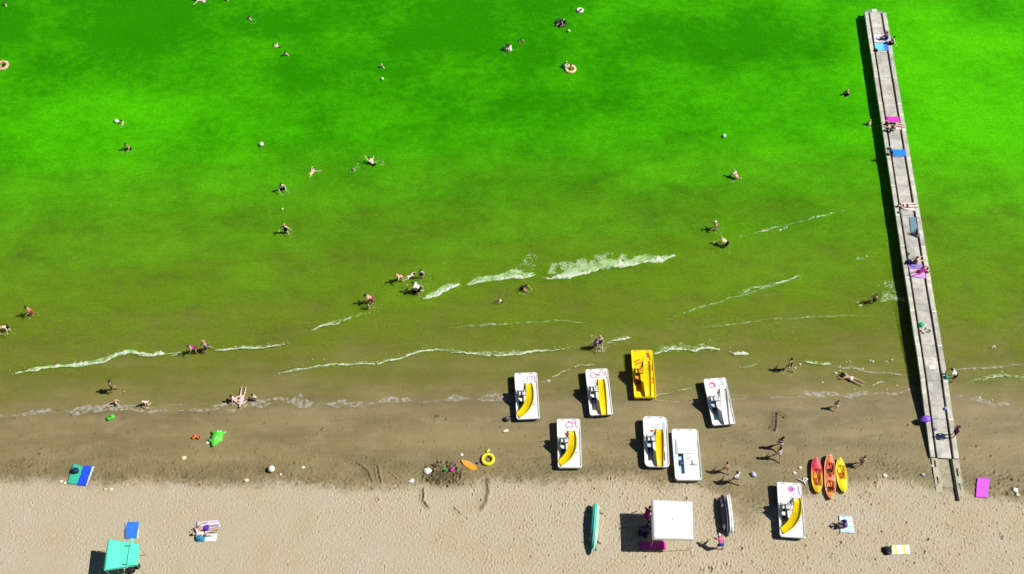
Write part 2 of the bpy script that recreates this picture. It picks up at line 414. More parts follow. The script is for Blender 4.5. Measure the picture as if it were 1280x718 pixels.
for b_ in ((1230,110,190,150,.62),(1160,60,60,60,.2),(120,175,150,60,.34),(250,140,120,40,.10),(30,300,150,60,.12),(600,195,220,40,.02),(950,200,220,50,.20),(480,110,90,110,.06),(880,130,140,60,.0),(200,230,200,50,.02),
           (60,20,260,60,-.38),(380,10,260,50,-.16),(600,50,180,75,-.30),(920,40,130,45,-.24),(1190,0,120,16,-.35),(640,242,150,22,-.14),(840,240,200,20,-.16),(450,262,120,30,-.12),(640,290,250,40,-.06),(1020,255,120,40,-.08),(1230,300,120,60,-.04),(700,130,100,30,-.06),(1060,140,30,200,-.12),(330,85,100,30,-.1)):
    alg = alg+blob(*b_)
attr(water, 'algae', alg)

def wz(x, y): return float(wave(np.array([[x]]), np.array([[y]]))[0][0, 0])

foam_m = None
def thin_material(name, col, k):
    m = bpy.data.materials.new(name); m.use_nodes = True; n = m.node_tree; b = n.nodes['Principled BSDF']
    b.inputs['Base Color'].default_value = (*col, 1); b.inputs['Roughness'].default_value = .7
    tc = n.nodes.new('ShaderNodeTexCoord'); no = n.nodes.new('ShaderNodeTexNoise'); no.inputs['Scale'].default_value = 3.5; no.inputs['Detail'].default_value = 6
    n.links.new(tc.outputs['Object'], no.inputs[0]); r = n.nodes.new('ShaderNodeMapRange')
    for i_, q in zip((1, 2, 3, 4), (.38, .62, 0, k)): r.inputs[i_].default_value = q
    n.links.new(no.outputs['Fac'], r.inputs[0]); n.links.new(r.outputs[0], b.inputs['Alpha'])
    return m
def foam_material(name, col, lo, hi, a0, a1, sc_):
    m = bpy.data.materials.new(name); m.use_nodes = True; n = m.node_tree; b = n.nodes['Principled BSDF']
    b.inputs['Base Color'].default_value = (*col, 1); b.inputs['Roughness'].default_value = .7
    tc = n.nodes.new('ShaderNodeTexCoord'); no = n.nodes.new('ShaderNodeTexNoise'); no.inputs['Scale'].default_value = sc_; no.inputs['Detail'].default_value = 5; no.inputs['Roughness'].default_value = .7
    n.links.new(tc.outputs['Object'], no.inputs[0]); r = n.nodes.new('ShaderNodeMapRange')
    for i_, q in zip((1, 2, 3, 4), (lo, hi, a0, a1)): r.inputs[i_].default_value = q
    n.links.new(no.outputs['Fac'], r.inputs[0]); n.links.new(r.outputs[0], b.inputs['Alpha'])
    return m
foam_m = foam_material('foam', (.70, .78, .60), .32, .56, .25, .95, 4.5)
fleck_m = foam_material('loose foam', (.60, .78, .42), .35, .65, .35, .85, 3.)
thin_m = thin_material('thin foam', (.55, .52, .45), .62)
veil_m = thin_material('foam veil', (.50, .72, .36), .75)
def flecks(mb, cs, mi=0):
    if not cs: return
    A = np.array(cs); ZZ = np.maximum(wave(A[None, :, 0], A[None, :, 1])[0][0], ground(A[:, 0], A[:, 1]))
    for (x, y, r), z in zip(cs, ZZ):
        z = float(z)+.012; n = 6; k = random.uniform(.5, 1.3)
        a0 = random.uniform(0, 1)
        ring = [(x+r*k*math.cos(a0+6.283*i/n)*random.uniform(.7, 1.2), y+r*math.sin(a0+6.283*i/n)*random.uniform(.6, 1.1), z) for i in range(n)]
        mb.add(ring+[(x, y, z+.5*r)], [(i, (i+1) % n, n) for i in range(n)], mi)
def foam_line(pts, wd, rag, keep, seed):
    rnd = random.Random(seed); lx, ly = line(pts); mb = MB()
    n = max(8, int((lx[-1]-lx[0])/.06)); X = np.linspace(lx[0], lx[-1], n)
    z0 = np.zeros(n)
    Y = np.interp(X, lx, ly)+.10*vnoise(X, z0, .9, seed)+.06*vnoise(X, z0, .3, seed+1)
    thick = wd*.85*(.60+rag*.9*vnoise(X, z0, .5, seed+2)+.35*vnoise(X, z0, 1.8, seed+3)+.25*vnoise(X, z0, .13, seed+7))
    e = np.minimum(np.arange(n), n-1-np.arange(n))/(n*.12); thick = thick*np.clip(e, .15, 1)
    gate = vnoise(X, z0, .6, seed+5)*.5+.5
    ok = (thick > wd*.12) & (gate < keep)
    Zw, _ = wave(X[None, :], Y[None, :]); Zw = Zw[0]
    Zg = ground(X, Y); Zw = np.maximum(Zw, Zg)
    run = []
    def flush(run):
        if len(run) < 2: return
        vs = []; fs = []
        for q, i in enumerate(run):
            up = thick[i]*(1+.6*vnoise(np.array([X[i]]), z0[:1], .2, seed+6)[0]); dn = thick[i]*.45
            z = Zw[i]+.012; h = min(.07, .3*thick[i])
            vs += [(X[i], Y[i]-dn, z-.01), (X[i], Y[i], z+h), (X[i], Y[i]+up*.6, z+h*.7), (X[i], Y[i]+up, z-.012)]
            if q:
                o = 4*q
                for k in range(3): fs.append((o-4+k, o+k, o+k+1, o-4+k+1))
        mb.add(vs, fs)
    for i in range(n):
        if ok[i]: run.append(i)
        else: flush(run); run = []
    flush(run)
    cs = []
    for i in range(0, n, 2):
        if rnd.random() < .35*keep: cs.append((X[i]+rnd.gauss(0, .1), Y[i]+abs(rnd.gauss(0, wd*1.6))+.02, rnd.uniform(.015, .05)))
    flecks(mb, cs)
    return mb
FOAML = {}
for i, (k, (pts, wd, rg, kp)) in enumerate(LINES.items()):
    o = foam_line(pts, wd, rg, kp, 100+i*13).build('wave_foam', foam_m); o['kind'] = 'stuff'
def patch_foam(poly, n, rmax, seed, bias=2.0):
    """broken foam left behind a breaker"""
    rnd = random.Random(seed); q = [P(*p) for p in poly]; xs_ = [p.x for p in q]; ys_ = [p.y for p in q]; cs = []; t = 0
    def inside(x, y):
        c_ = False
        for i in range(len(q)):
            a, b = q[i], q[i-1]
            if (a.y > y) != (b.y > y) and x < (b.x-a.x)*(y-a.y)/(b.y-a.y)+a.x: c_ = not c_
        return c_
    while len(cs) < n and t < n*60:
        t += 1; x = rnd.uniform(min(xs_), max(xs_)); y = rnd.uniform(min(ys_), max(ys_))
        if not inside(x, y): continue
        v = float(fbm(np.array([x]), np.array([y]), .55, seed, 3)[0])
        if v < rnd.uniform(-.2, .4): continue
        cs.append((x, y, rnd.uniform(.018, rmax*.62)*rnd.uniform(.7, 1.2)))
    mb = MB(); flecks(mb, cs); o = mb.build('wave_foam', fleck_m); o['kind'] = 'stuff'
patch_foam([(684,344),(690,330),(720,325),(760,316),(790,319),(800,323),(830,319),(840,321),(790,330),(740,338)], 2300, .10, 1)
patch_foam([(632,347),(640,338),(652,328),(662,316),(672,318),(668,330),(668,343)], 230, .09, 2)
patch_foam([(582,356),(600,346),(632,342),(640,346),(610,351)], 200, .06, 3)
patch_foam([(532,371),(560,356),(582,350),(577,356)], 120, .06, 4)
patch_foam([(1090,368),(1100,352),(1120,350),(1126,362),(1130,376),(1100,374)], 150, .10, 5)
patch_foam([(728,434),(738,418),(764,416),(772,428),(760,436)], 90, .07, 6)
patch_foam([(816,441),(824,432),(860,434),(890,424),(904,437),(880,440)], 220, .06, 7)
patch_foam([(470,208),(468,202),(478,200),(482,206)], 22, .10, 8); patch_foam([(442,214),(444,204),(450,205),(450,212)], 20, .09, 9)
patch_foam([(352,292),(358,288),(372,292),(368,297)], 10, .06, 10); patch_foam([(346,240),(360,236),(368,240),(358,244)], 14, .06, 11)
patch_foam([(520,344),(534,336),(540,344),(530,350)], 16, .06, 12); patch_foam([(1195,482),(1240,470),(1285,468),(1285,476),(1220,480)], 140, .05, 13)
patch_foam([(740,432),(746,440),(758,440),(764,434)], 60, .09, 14); patch_foam([(1110,372),(1124,366),(1133,374),(1120,378)], 60, .11, 15)
patch_foam([(440,80),(480,60),(500,78),(484,92)], 6, .04, 16)
rnd = random.Random(5); mb = MB()      # stray foam flecks
cs = []
for px, py in ((983,285),(980,286),(975,288),(1016,272),(1022,271),(1038,267),(1070,324),(1072,323),(1083,321),(1240,434),(1243,433),(1105,452),(1108,452),(1115,450),(1088,451),(1091,452),(896,302),(893,303),(926,296),(1072,378),(1076,382),(1050,464),(1078,461),(740,420),(1028,478),(1120,493),(1068,487),(1045,466),(1050,458),(1058,453),(1062,452),(1000,455),(994,460),(1224,497),(1240,500),(1108,487),(1121,482),(686,476),(655,470)):
    p = P(px, py); cs.append((p.x, p.y, rnd.uniform(.06, .13)))
flecks(mb, cs); o = mb.build('wave_foam', foam_m); o['kind'] = 'stuff'

def veil(pts, up_w, seed, m):
    lx, ly = line(pts); n = int((lx[-1]-lx[0])/.1); X = np.linspace(lx[0], lx[-1], n); z0 = np.zeros(n); rws = 7
    Y = np.interp(X, lx, ly)+.10*vnoise(X, z0, .9, seed); e = np.minimum(np.arange(n), n-1-np.arange(n))/(n*.2)
    T = up_w*np.clip(e, .05, 1)*np.clip(.6+.7*fbm(X, z0, 1.6, seed+3, 4), .1, 2)
    YY = Y[:, None]+T[:, None]*(np.arange(rws)[None, :]/(rws-1)); XX = np.repeat(X[:, None], rws, 1)
    ZZ = np.maximum(ground(XX, YY), wave(XX, YY)[0])+.010
    vs = [(X[i], YY[i, k], ZZ[i, k]) for i in range(n) for k in range(rws)]
    fs = [((i-1)*rws+k, i*rws+k, i*rws+k+1, (i-1)*rws+k+1) for i in range(1, n) for k in range(rws-1)]
    mb = MB(); mb.add(vs, fs); o = mb.build('wave_foam', m, smooth=True); o['kind'] = 'stuff'
lace_m = foam_material('foam lace', (.52, .72, .36), .42, .64, 0, .55, 2.6); wash_m = foam_material('foam wash', (.48, .76, .34), .34, .62, .12, .75, 1.6)
for k_, up_w in (('a', .45), ('b', .3), ('c', .3), ('d', .7), ('e', .8), ('f', 1.15), ('g', .35), ('h', .4), ('i', .55), ('k', .35), ('l', .3), ('m', .3), ('n', .9)):
    veil(LINES[k_][0], up_w, 300+ord(k_), wash_m if k_ in 'adef' else lace_m)
veil([(330,473),(370,465),(415,457)], .12, 401, thin_m); veil([(1190,464),(1230,462),(1285,456)], .3, 402, thin_m); veil([(1040,458),(1090,466),(1140,470)], .2, 403, thin_m); veil([(860,412),(960,400),(1090,394)], .15, 404, lace_m); veil([(560,410),(690,402),(740,404)], .2, 405, lace_m)
veil([(930,296),(990,281),(1060,262)], .25, 406, lace_m); veil([(830,402),(905,376),(1010,346)], .2, 407, lace_m)
def edge_foam(px0, px1, off, wd, seed, m):
    """thin sheet of spent foam and painted wet sheen lying where the water runs out"""
    xa, xb = P(px0, 500).x, P(px1, 500).x; n = int((xb-xa)/.08); X = np.linspace(xa, xb, n); z0 = np.zeros(n)
    Y0 = shore_y(X)+off+.14*vnoise(X, z0, 1.2, seed); T = wd*np.clip(.35+.9*fbm(X, z0, 1.5, seed+3, 4), .02, 2)
    mb = MB(); vs = []; fs = []
    YY = Y0[:, None]+T[:, None]*(np.arange(4)[None, :]/3-.35); XX = np.repeat(X[:, None], 4, 1)
    ZZ = np.maximum(ground(XX, YY), wave(XX, YY)[0])+.022
    for i in range(n):
        for k in range(4): vs.append((X[i], YY[i, k], ZZ[i, k]))
        if i:
            o_ = 4*i
            for k in range(3): fs.append((o_-4+k, o_+k, o_+k+1, o_-4+k+1))
    mb.add(vs, fs); o = mb.build('shore_foam', m); o['kind'] = 'stuff'
edge_foam(-10, 420, .10, 1.15, 40, thin_m); edge_foam(420, 660, .02, .8, 41, thin_m); edge_foam(150, 400, .5, .35, 42, thin_m)  # grey foam, widened so its colour also stands in for wet sheen
edge_foam(700, 880, .0, .2, 43, thin_m); edge_foam(900, 1010, .0, .25, 44, thin_m); edge_foam(1005, 1148, .35, .6, 45, thin_m); edge_foam(1195, 1290, -.05, .9, 46, thin_m)

# ------------------------------------------------------------------ colours of things
white = mat('white plastic', (.80, .80, .79), .35, .05, 3)
hull_blue = mat('blue hull paint', (.05, .12, .42), .35, .1, 3)
cream_hull = mat('grey white hull paint', (.62, .64, .66), .4, .08, 3)
pale_blue = mat('pale blue plastic', (.45, .62, .74), .4, .1, 4)
yellow = mat('yellow plastic', (.85, .66, .005), .35, .06, 4)
amber = mat('amber plastic', (.80, .36, .005), .4, .1, 4)
orange = mat('orange plastic', (.72, .14, .01), .4, .1, 4)
dark_orange = mat('burnt orange plastic', (.42, .09, .01), .5, .12, 4)
navy = mat('navy padding', (.025, .04, .12), .7, .2, 6)
grey_pad = mat('slate padding', (.10, .12, .17), .7, .2, 6)
steel = mat('steel tube', (.55, .55, .56), .3, .1, 6, metal=.8)
black = mat('black fabric', (.012, .012, .014), .8, .2, 8)
pink_print = mat('pink print', (.62, .10, .42), .5, .1, 5)
violet_print = mat('violet print', (.40, .22, .55), .5, .1, 5)
magenta_print = mat('magenta print', (.75, .03, .40), .5, .1, 5)
red_print = mat('red print', (.65, .05, .06), .5, .1, 5)
rope_m = mat('white rope', (.72, .71, .66), .8, .1, 10)
wood = mat('weathered wood', (.30, .24, .17), .8, .3, 7, bump=.3)

# ------------------------------------------------------------------ pier
pale_concrete = mat('pale deck slab', (.58, .56, .51), .85, .16, 2.2, .2, bump=.25)
def weathered(m, k=.16):
    n = m.node_tree; oi = n.nodes.new('ShaderNodeObjectInfo'); r = n.nodes.new('ShaderNodeMapRange'); r.inputs[3].default_value = 1-k; r.inputs[4].default_value = 1+k*.5
    n.links.new(oi.outputs['Random'], r.inputs[0]); v = n.nodes.new('ShaderNodeVectorMath'); v.operation = 'SCALE'; b = n.nodes['Principled BSDF']
    tc = n.nodes.new('ShaderNodeTexCoord'); no = n.nodes.new('ShaderNodeTexNoise'); no.inputs['Scale'].default_value = .9; no.inputs['Detail'].default_value = 8; no.inputs['Roughness'].default_value = .7; n.links.new(tc.outputs['Object'], no.inputs[0])
    r2 = n.nodes.new('ShaderNodeMapRange')
    for i_, q in zip((1, 2, 3, 4), (.38, .60, .72, 1.06)): r2.inputs[i_].default_value = q
    n.links.new(no.outputs['Fac'], r2.inputs[0]); mm = n.nodes.new('ShaderNodeMath'); mm.operation = 'MULTIPLY'; n.links.new(r.outputs[0], mm.inputs[0]); n.links.new(r2.outputs[0], mm.inputs[1])
    src = b.inputs['Base Color'].links[0].from_socket; n.links.new(src, v.inputs[0]); n.links.new(mm.outputs[0], v.inputs['Scale']); n.links.new(v.outputs[0], b.inputs['Base Color'])
edge_concrete = mat('pale edge beam', (.62, .615, .525), .85, .22, 1.6, .2, bump=.25)
weathered(pale_concrete); weathered(edge_concrete)
joint_m = mat('joint strip', (.74, .74, .68), .85, .1, 3, .2)
pile_m = mat('dark pile', (.10, .085, .06), .8, .3, 3)
dark_gap = mat('near black slot colour', (.02, .018, .014), .9, .2, 3)  # near-black, for slot bottoms and the bar beside the ground slab
A = Vector((34.24, 81.0, 0)); B = Vector((31.44, 34.40, 0)); PL = (A-B).length; pd = (A-B)/PL; pn = Vector((pd.y, -pd.x, 0))
def deck_z(t):            # t metres from the landward end of the deck
    return .80 if t > 7 else .80-(7-t)/7*.40
def pier_pt(t, u, z=0): q = B+pd*t+pn*u; return Vector((q.x, q.y, z))
pier = empty('pier', (B.x, B.y, 0)); tag(pier, 'long pale jetty of slabs and edge beams running from the sand into the water', 'pier')
rzp = math.atan2(pd.y, pd.x)-math.pi/2
PW = 2.10
def slab(name, t0, t1, u0, u1, z0, z1, thick, m):
    mb = MB(); vs = []
    for t, z in ((t0, z0), (t1, z1)):
        for u in (u0, u1):
            q = pd*t+pn*u; vs += [(q.x, q.y, z-thick), (q.x, q.y, z)]
    mb.add(vs, [(0,1,3,2),(4,6,7,5),(0,4,5,1),(2,3,7,6),(1,5,7,3),(0,2,6,4)])
    return mb.build(name, m, pier, bevel=.012)
SEG = 3.18; nseg = int(PL/SEG)
rp = random.Random(3)
for k in range(nseg+1):
    t0 = k*SEG+.02; t1 = min((k+1)*SEG-.01, PL)
    if t1-t0 < .5: break
    z0, z1 = deck_z(t0), deck_z(t1)
    for u0, u1 in ((0, .34), (PW-.37, PW)):
        j = rp.uniform(-.012, .012); slab('edge_beam', t0, t1, u0+j, u1+j, z0+.02, z1+.02, .22, edge_concrete)
    for q in range(3):
        a = t0+(t1-t0)*q/3+.003-.02*(q == 0); b_ = t0+(t1-t0)*(q+1)/3-.003; j = rp.uniform(-.006, .006)
        slab('deck_slab', a, b_, .515, PW-.56, deck_z(a)+j, deck_z(b_)+j, .14, pale_concrete)
    for u0, u1 in ((.30, .55), (PW-.60, PW-.33)): slab('gap_blocker', t0-.01, t1, u0, u1, z0-.145, z1-.145, .08, pile_m)  # dark strips added under the gaps to block light and keep them dark
    if k: 
        slab('joint_strip', t0-.10, t0+.03, .0, .335, z0+.028, z0+.028, .006, joint_m); slab('joint_strip', t0-.10, t0+.03, PW-.365, PW, z0+.028, z0+.028, .006, joint_m)
    # crossbeam and the two piles under each joint
    if k and t0 > 3:
        slab('crossbeam', t0-.2, t0+.15, .1, PW-.1, z0-.21, z0-.21, .22, pile_m)
        for u in (.3, PW-.3):
            q = pd*t0+pn*u; g = gz(B.x+q.x, B.y+q.y)-.4
            mb = MB(); mb.tube([(q.x, q.y, g), (q.x, q.y, z0-.42)], .11, 10); mb.build('pile', pile_m, pier, smooth=True)
# end cap at the seaward end
slab('end_cap', PL+.02, PL+.34, .12, PW-.22, .70, .70, .3, mat('grey end cap', (.26, .27, .25), .8, .3, 4)); slab('end_plate', PL+.08, PL+.5, .75, 1.25, .76, .76, .05, joint_m)
# landward foundation beams lying on the sand with carrying slots
beam_m = mat('sand blown beam', (.46, .43, .32), .9, .3, 2.5, .1, bump=.3)
def sand_beam(u0, u1, t_from, t_to, slots):
    mb = MB(); z = lambda t: gz(*(B+pd*t+pn*((u0+u1)/2)).xy)+.106-.085*max(0, min(1, (-t-1.2)/1.6))
    cuts = sorted([t_from, t_to]+[s_ for a in slots for s_ in a[:2]])
    for a, b_ in zip(cuts[:-1], cuts[1:]):
        inslot = next((s_ for s_ in slots if abs(s_[0]-a) < 1e-6), None)
        rows = [(u0, u1, 0)] if not inslot else [(u0, inslot[2], 0), (inslot[3], u1, 0), (inslot[2], inslot[3], 1)]
        for x0, x1, sl_ in rows:
            vs = []
            for t in (a, b_):
                for u in (x0, x1):
                    q = pd*t+pn*u; h = z(t)-(.14 if sl_ else 0); vs += [(q.x, q.y, h-.2), (q.x, q.y, h)]
            mb.add(vs, [(0,1,3,2),(4,6,7,5),(0,4,5,1),(2,3,7,6),(1,5,7,3),(0,2,6,4)], sl_)
    return mb.build('ground_beam', [beam_m, dark_gap], pier)
sand_beam(.06, .56, -2.75, -.02, [(-2.05, -1.5, .22, .34), (-.75, -.2, .2, .34)])
sand_beam(PW-.47, PW+.0, -3.0, -.02, [(-1.4, -.75, 1.76, 1.90), (-2.5, -1.95, 1.76, 1.90)])
mb = MB()
for t0, t1 in ((-3.35, -.03),):
    vs = []
    for t in (t0, t1):
        for u in (PW-.66, PW-.49):
            q = pd*t+pn*u; h = gz(*(B+q).xy); vs += [(q.x, q.y, h-.15), (q.x, q.y, h+.14)]
    mb.add(vs, [(0,1,3,2),(4,6,7,5),(0,4,5,1),(2,3,7,6),(1,5,7,3),(0,2,6,4)])
mb.build('dark_strip', dark_gap, pier)  # near-black bar carrying on the dark line of the right gap
mb = MB(); vs = []
for t in (-2.3, -.05):
    for u in (.57, PW-.67):
        q = pd*t+pn*u; h = gz(*(B+q).xy); vs += [(q.x, q.y, h-.1), (q.x, q.y, h+.03)]
mb.add(vs, [(0,1,3,2),(4,6,7,5),(0,4,5,1),(2,3,7,6),(1,5,7,3),(0,2,6,4)]); mb.build('ground_slab', mat('sandy slab', (.40, .37, .26), .9, .35, 3, .1), pier)
def D(px, py):            # point on the deck under a pixel
    z = .8
    for _ in range(4):
        p = P(px, py, z); t = (p-B).dot(pd); z = deck_z(t)
    return P(px, py, z)

# ------------------------------------------------------------------ pedal boats
def ring_flat(mb, c, r0, r1, z, n=24, a0=0, a1=360, mi=0, sx=1.0):
    vs = []; full = a1-a0 >= 360; m = n if full else n+1
    for i in range(m):
        a = R(a0+(a1-a0)*i/n); vs += [(c[0]+r0*math.cos(a)*sx, c[1]+r0*math.sin(a), z), (c[0]+r1*math.cos(a)*sx, c[1]+r1*math.sin(a), z), (c[0]+r1*math.cos(a)*sx, c[1]+r1*math.sin(a), z+.004), (c[0]+r0*math.cos(a)*sx, c[1]+r0*math.sin(a), z+.004)]
    fs = []
    for i in range(n):
        j = (i+1) % m
        for k in range(4): fs.append((4*i+k, 4*j+k, 4*j+(k+1) % 4, 4*i+(k+1) % 4))
    mb.add(vs, fs, mi)
def ribbon(mb, pts, wd, z, mi=0):
    vs = []; N = len(pts)
    for i, p in enumerate(pts):
        a = Vector(pts[max(0, i-1)]); b_ = Vector(pts[min(N-1, i+1)]); t = (b_-a).normalized(); n_ = Vector((-t.y, t.x))
        for s_ in (-1, 1):
            vs += [(p[0]+n_.x*wd/2*s_, p[1]+n_.y*wd/2*s_, z), (p[0]+n_.x*wd/2*s_, p[1]+n_.y*wd/2*s_, z+.004)]
    fs = []
    for i in range(N-1):
        o = 4*i; fs += [(o+1, o+5, o+7, o+3), (o, o+2, o+6, o+4), (o, o+4, o+5, o+1), (o+2, o+3, o+7, o+6)]
    mb.add(vs, fs, mi)
def smooth_path(pts, n=6):
    out = []
    for i in range(len(pts)-1):
        p0, p1, p2, p3 = (Vector(pts[max(0, i-1)]), Vector(pts[i]), Vector(pts[i+1]), Vector(pts[min(len(pts)-1, i+2)]))
        for k in range(n):
            t = k/n; out.append(.5*((2*p1)+(p2-p0)*t+(2*p0-5*p1+4*p2-p3)*t*t+(3*p1-p0-3*p2+p3)*t**3))
    out.append(Vector(pts[-1])); return out

CURVED = [(.12, .26, 2.10), (.18, .02, 2.02), (.21, -.33, 1.66), (.16, -.72, 1.28), (-.04, -1.10, .98), (-.34, -1.42, .80), (-.74, -1.70, .68)]
STRAIGHT = [(.10, .28, 2.10), (.12, .02, 2.02), (.15, -.42, 1.58), (.18, -.92, 1.18), (.21, -1.45, .86), (.23, -2.03, .70)]
def pedal_boat(px, py, rz, label, slide=CURVED, body=None, side=None, well=None, slide_m=None, step_m=None, pad=None, corner=.16, decals=None, L_=4.0, W_=1.78, wells=('left',), bowstep=True, slide_w=.56):
    body = body or white; side = side or hull_blue; well = well or white; slide_m = slide_m or yellow; step_m = step_m or pale_blue; pad = pad or navy
    p = G(px, py); root = empty('pedal_boat', (p.x, p.y, p.z-.03), R(rz)); tag(root, label, 'pedal boat', 'pedal boats drawn up by the water')
    h = MB()                                            # two floats under a flared body
    for sx in (-1, 1):
        rings = []
        for z, kx, ky in ((0, .62, .90), (.08, .84, .96), (.30, 1, 1)):
            rings.append([Vector((sx*(W_/2-.30)+v.x*kx, v.y*ky, z)) for v in rr(.52, L_-.1, .2, 0, 4, .15)])
        h.loft(rings)
    h.build('float', side, root, smooth=False)
    hb = MB(); hb.loft([rr(W_-.16, L_-.16, corner, .26, 6), rr(W_-.04, L_-.04, corner, .36, 6), rr(W_, L_, corner, .50, 6), rr(W_, L_, corner, .54, 6)], True, False)
    hb.build('hull', side, root)
    # deck as stepped blocks: foot wells, benches, bow platform
    xb = [-W_/2+.07, -.66, -.24, .34, .64, W_/2-.07]; yb = [-L_/2+.07, -1.55, -1.05, -.38, .05, .55, .95, 1.2, L_/2-.07]
    def ht(i, j):
        x = (xb[i]+xb[i+1])/2; y = (yb[j]+yb[j+1])/2
        if 'left' in wells and i == 1 and 1 <= j <= 3: return .33 if j < 3 else .40
        if 'right' in wells and i == 3 and 1 <= j <= 5: return .48 if j != 3 else .53
        if i in (1, 2, 3) and j == 4: return .66
        if bowstep and j >= 6: return .60 if j == 6 else .63
        return .575
    nx, ny = len(xb)-1, len(yb)-1; d = MB(); e = (MB(), MB())
    for i in range(nx):
        for j in range(ny):
            z = ht(i, j); tgt = e[0 if i < 2 else 1] if z < .55 else d
            tgt.add([(xb[i],yb[j],z),(xb[i+1],yb[j],z),(xb[i+1],yb[j+1],z),(xb[i],yb[j+1],z)], [(0,1,2,3)])
            for di, dj, (a, b_) in ((1,0,((xb[i+1],yb[j]),(xb[i+1],yb[j+1]))), (0,1,((xb[i],yb[j+1]),(xb[i+1],yb[j+1])))):
                if i+di < nx and j+dj < ny:
                    z2 = ht(i+di, j+dj)
                    if abs(z2-z) > 1e-4:
                        (e[0 if i < 2 else 1] if min(z, z2) < .55 else d).add([(*a, z), (*b_, z), (*b_, z2), (*a, z2)], [(0,1,2,3)])
    d.build('deck', body, root); [q.build('foot_well', well, root) for q in e if q.v]
    rm = MB(); rm.loft([rr(W_, L_, corner, .54, 6), rr(W_+.02, L_+.02, corner, .60, 6), rr(W_-.03, L_-.03, corner, .665, 6), rr(W_-.13, L_-.13, corner*.8, .65, 6), rr(W_-.19, L_-.19, corner*.7, .57, 6)], False, False)
    rm.build('gunwale', body, root, smooth=False)
    # seat pads and pedals
    for x, y in ((-.45, -.58), (.49, -.60)):
        s_ = MB(); s_.loft([rr(.32, .34, .08, .0, 4), rr(.34, .36, .09, .06, 4), rr(.28, .30, .08, .10, 4)], True, True)
        s_.build('seat_pad', pad if x < 0 else body, root, (x, y, .41 if x < 0 else .54), 0, True)  # dark left seat: its colour partly paints the slide's shadow
        bk = MB(); bk.loft([rr(.34, .07, .03, .0, 3), rr(.34, .08, .03, .22, 3), rr(.26, .05, .02, .30, 3)]); bk.build('seat_back', grey_pad if x < 0 else body, root, (x, y-.20, .42 if x < 0 else .52), 0, True)
    for x in (-.52, -.38, .42, .56):
        q = MB(); q.tube([(x-.06, .0, .47), (x+.06, .0, .47)], .03, 6); q.box((x, -.02, .50), (.10, .16, .03)); q.build('pedal', black, root)
    lv = MB(); lv.tube([(.25, -.30, .57), (.25, -.34, .85)], .018, 6); lv.tube([(.18, -.34, .86), (.32, -.34, .86)], .02, 6); lv.build('steering_lever', steel, root)
    for sx in (-.45, .45):
        cl = MB(); cl.tube([(sx-.10, L_/2-.12, .64), (sx-.08, L_/2-.10, .72), (sx+.08, L_/2-.10, .72), (sx+.10, L_/2-.12, .64)], .018, 6); cl.build('tow_cleat', steel, root)
    if slide:
        path = smooth_path(slide, 5); N = len(path); ch = MB(); vs = []; hw = slide_w/2
        prof = [(-hw-.02, .12), (-hw+.03, .12), (-hw+.06, .02), (0, 0), (hw-.06, .02), (hw-.03, .12), (hw+.02, .12), (hw+.01, -.05), (0, -.06), (-hw-.01, -.05)]
        for i, c_ in enumerate(path):
            a = path[max(0, i-1)]; b_ = path[min(N-1, i+1)]; t = (b_-a); th_ = Vector((t.x, t.y, 0)).normalized(); nrm = Vector((-th_.y, th_.x, 0))*-1
            up = t.normalized().cross(nrm)*-1
            if up.z < 0: up = -up
            kw = .82+.26*math.sin(math.pi*min(1, i/(N-1)*1.05))
            vs += [c_+nrm*u*kw+up*v for u, v in prof]
        K = len(prof); fs = [(i*K+k, i*K+(k+1) % K, (i+1)*K+(k+1) % K, (i+1)*K+k) for i in range(N-1) for k in range(K)]
        fs += [tuple(range(K)), tuple(range((N-1)*K+K-1, (N-1)*K-1, -1))]
        ch.add(vs, fs); ch.build('slide', slide_m, root, smooth=False)
        top = path[0]
        for sx, sy in ((-.2, .02), (.2, .02), (-.2, .4), (.2, .4)):
            tw = MB(); tw.tube([(top.x+sx*1.15, sy, .56), (top.x+sx, sy*.9, top.z-.08)], .028, 8); tw.build('slide_post', steel, root, smooth=True)
        tp = MB(); tp.loft([[Vector((top.x+v.x, .42+v.y, top.z+z)) for v in rr(.46, .34, .07, 0, 4)] for z in (-.05, .0)]); tp.build('slide_platform', body, root)
        ld = MB(); ld.box((0, 0, 0), (.01, .01, .01))
        for sgn in (-1, 1):                               # hand rails of the ladder arch over the top
            rl = MB(); y0 = .26+sgn*.20
            rl.tube(smooth_path([(-.34, y0, .60), (-.28, y0, 1.40), (-.18, y0, 2.40), (.02, y0, 2.58), (.20, y0, 2.2)], 4), .014, 6); rl.build('handrail', steel, root, smooth=True)
        for k in range(4):
            z = .86+.34*k; st = MB(); st.box((-.24+.03*k, .22, z), (.12, .36, .035)); st.build('step', step_m, root, bevel=.008)
    for nm, fn, m_ in (decals or []):
        q = MB(); fn(q); q.build(nm, m_, root)
    return root
DZ = .637
def dec_ring(x, y, r): return lambda q: ring_flat(q, (x, y), r-.05, r, DZ)
def dec_arc(x, y, r, a0, a1, w_=.06): return lambda q: ring_flat(q, (x, y), r-w_, r, DZ, 14, a0, a1)
def dec_rib(pts, w_=.06): return lambda q: ribbon(q, [Vector(p) for p in smooth_path([(a, b, 0) for a, b in pts], 4)] and [(v.x, v.y) for v in smooth_path([(a, b, 0) for a, b in pts], 4)], w_, DZ)
pedal_boat(658.5, 499, 2.4, 'white pedal boat with curved yellow slide at the left end of the upper row', CURVED,
    decals=[('print_ring', dec_ring(.30, 1.50, .22), violet_print), ('print_stroke', dec_rib([(.52, 1.72), (.66, 1.66), (.68, 1.35), (.72, 1.1)]), pink_print)])
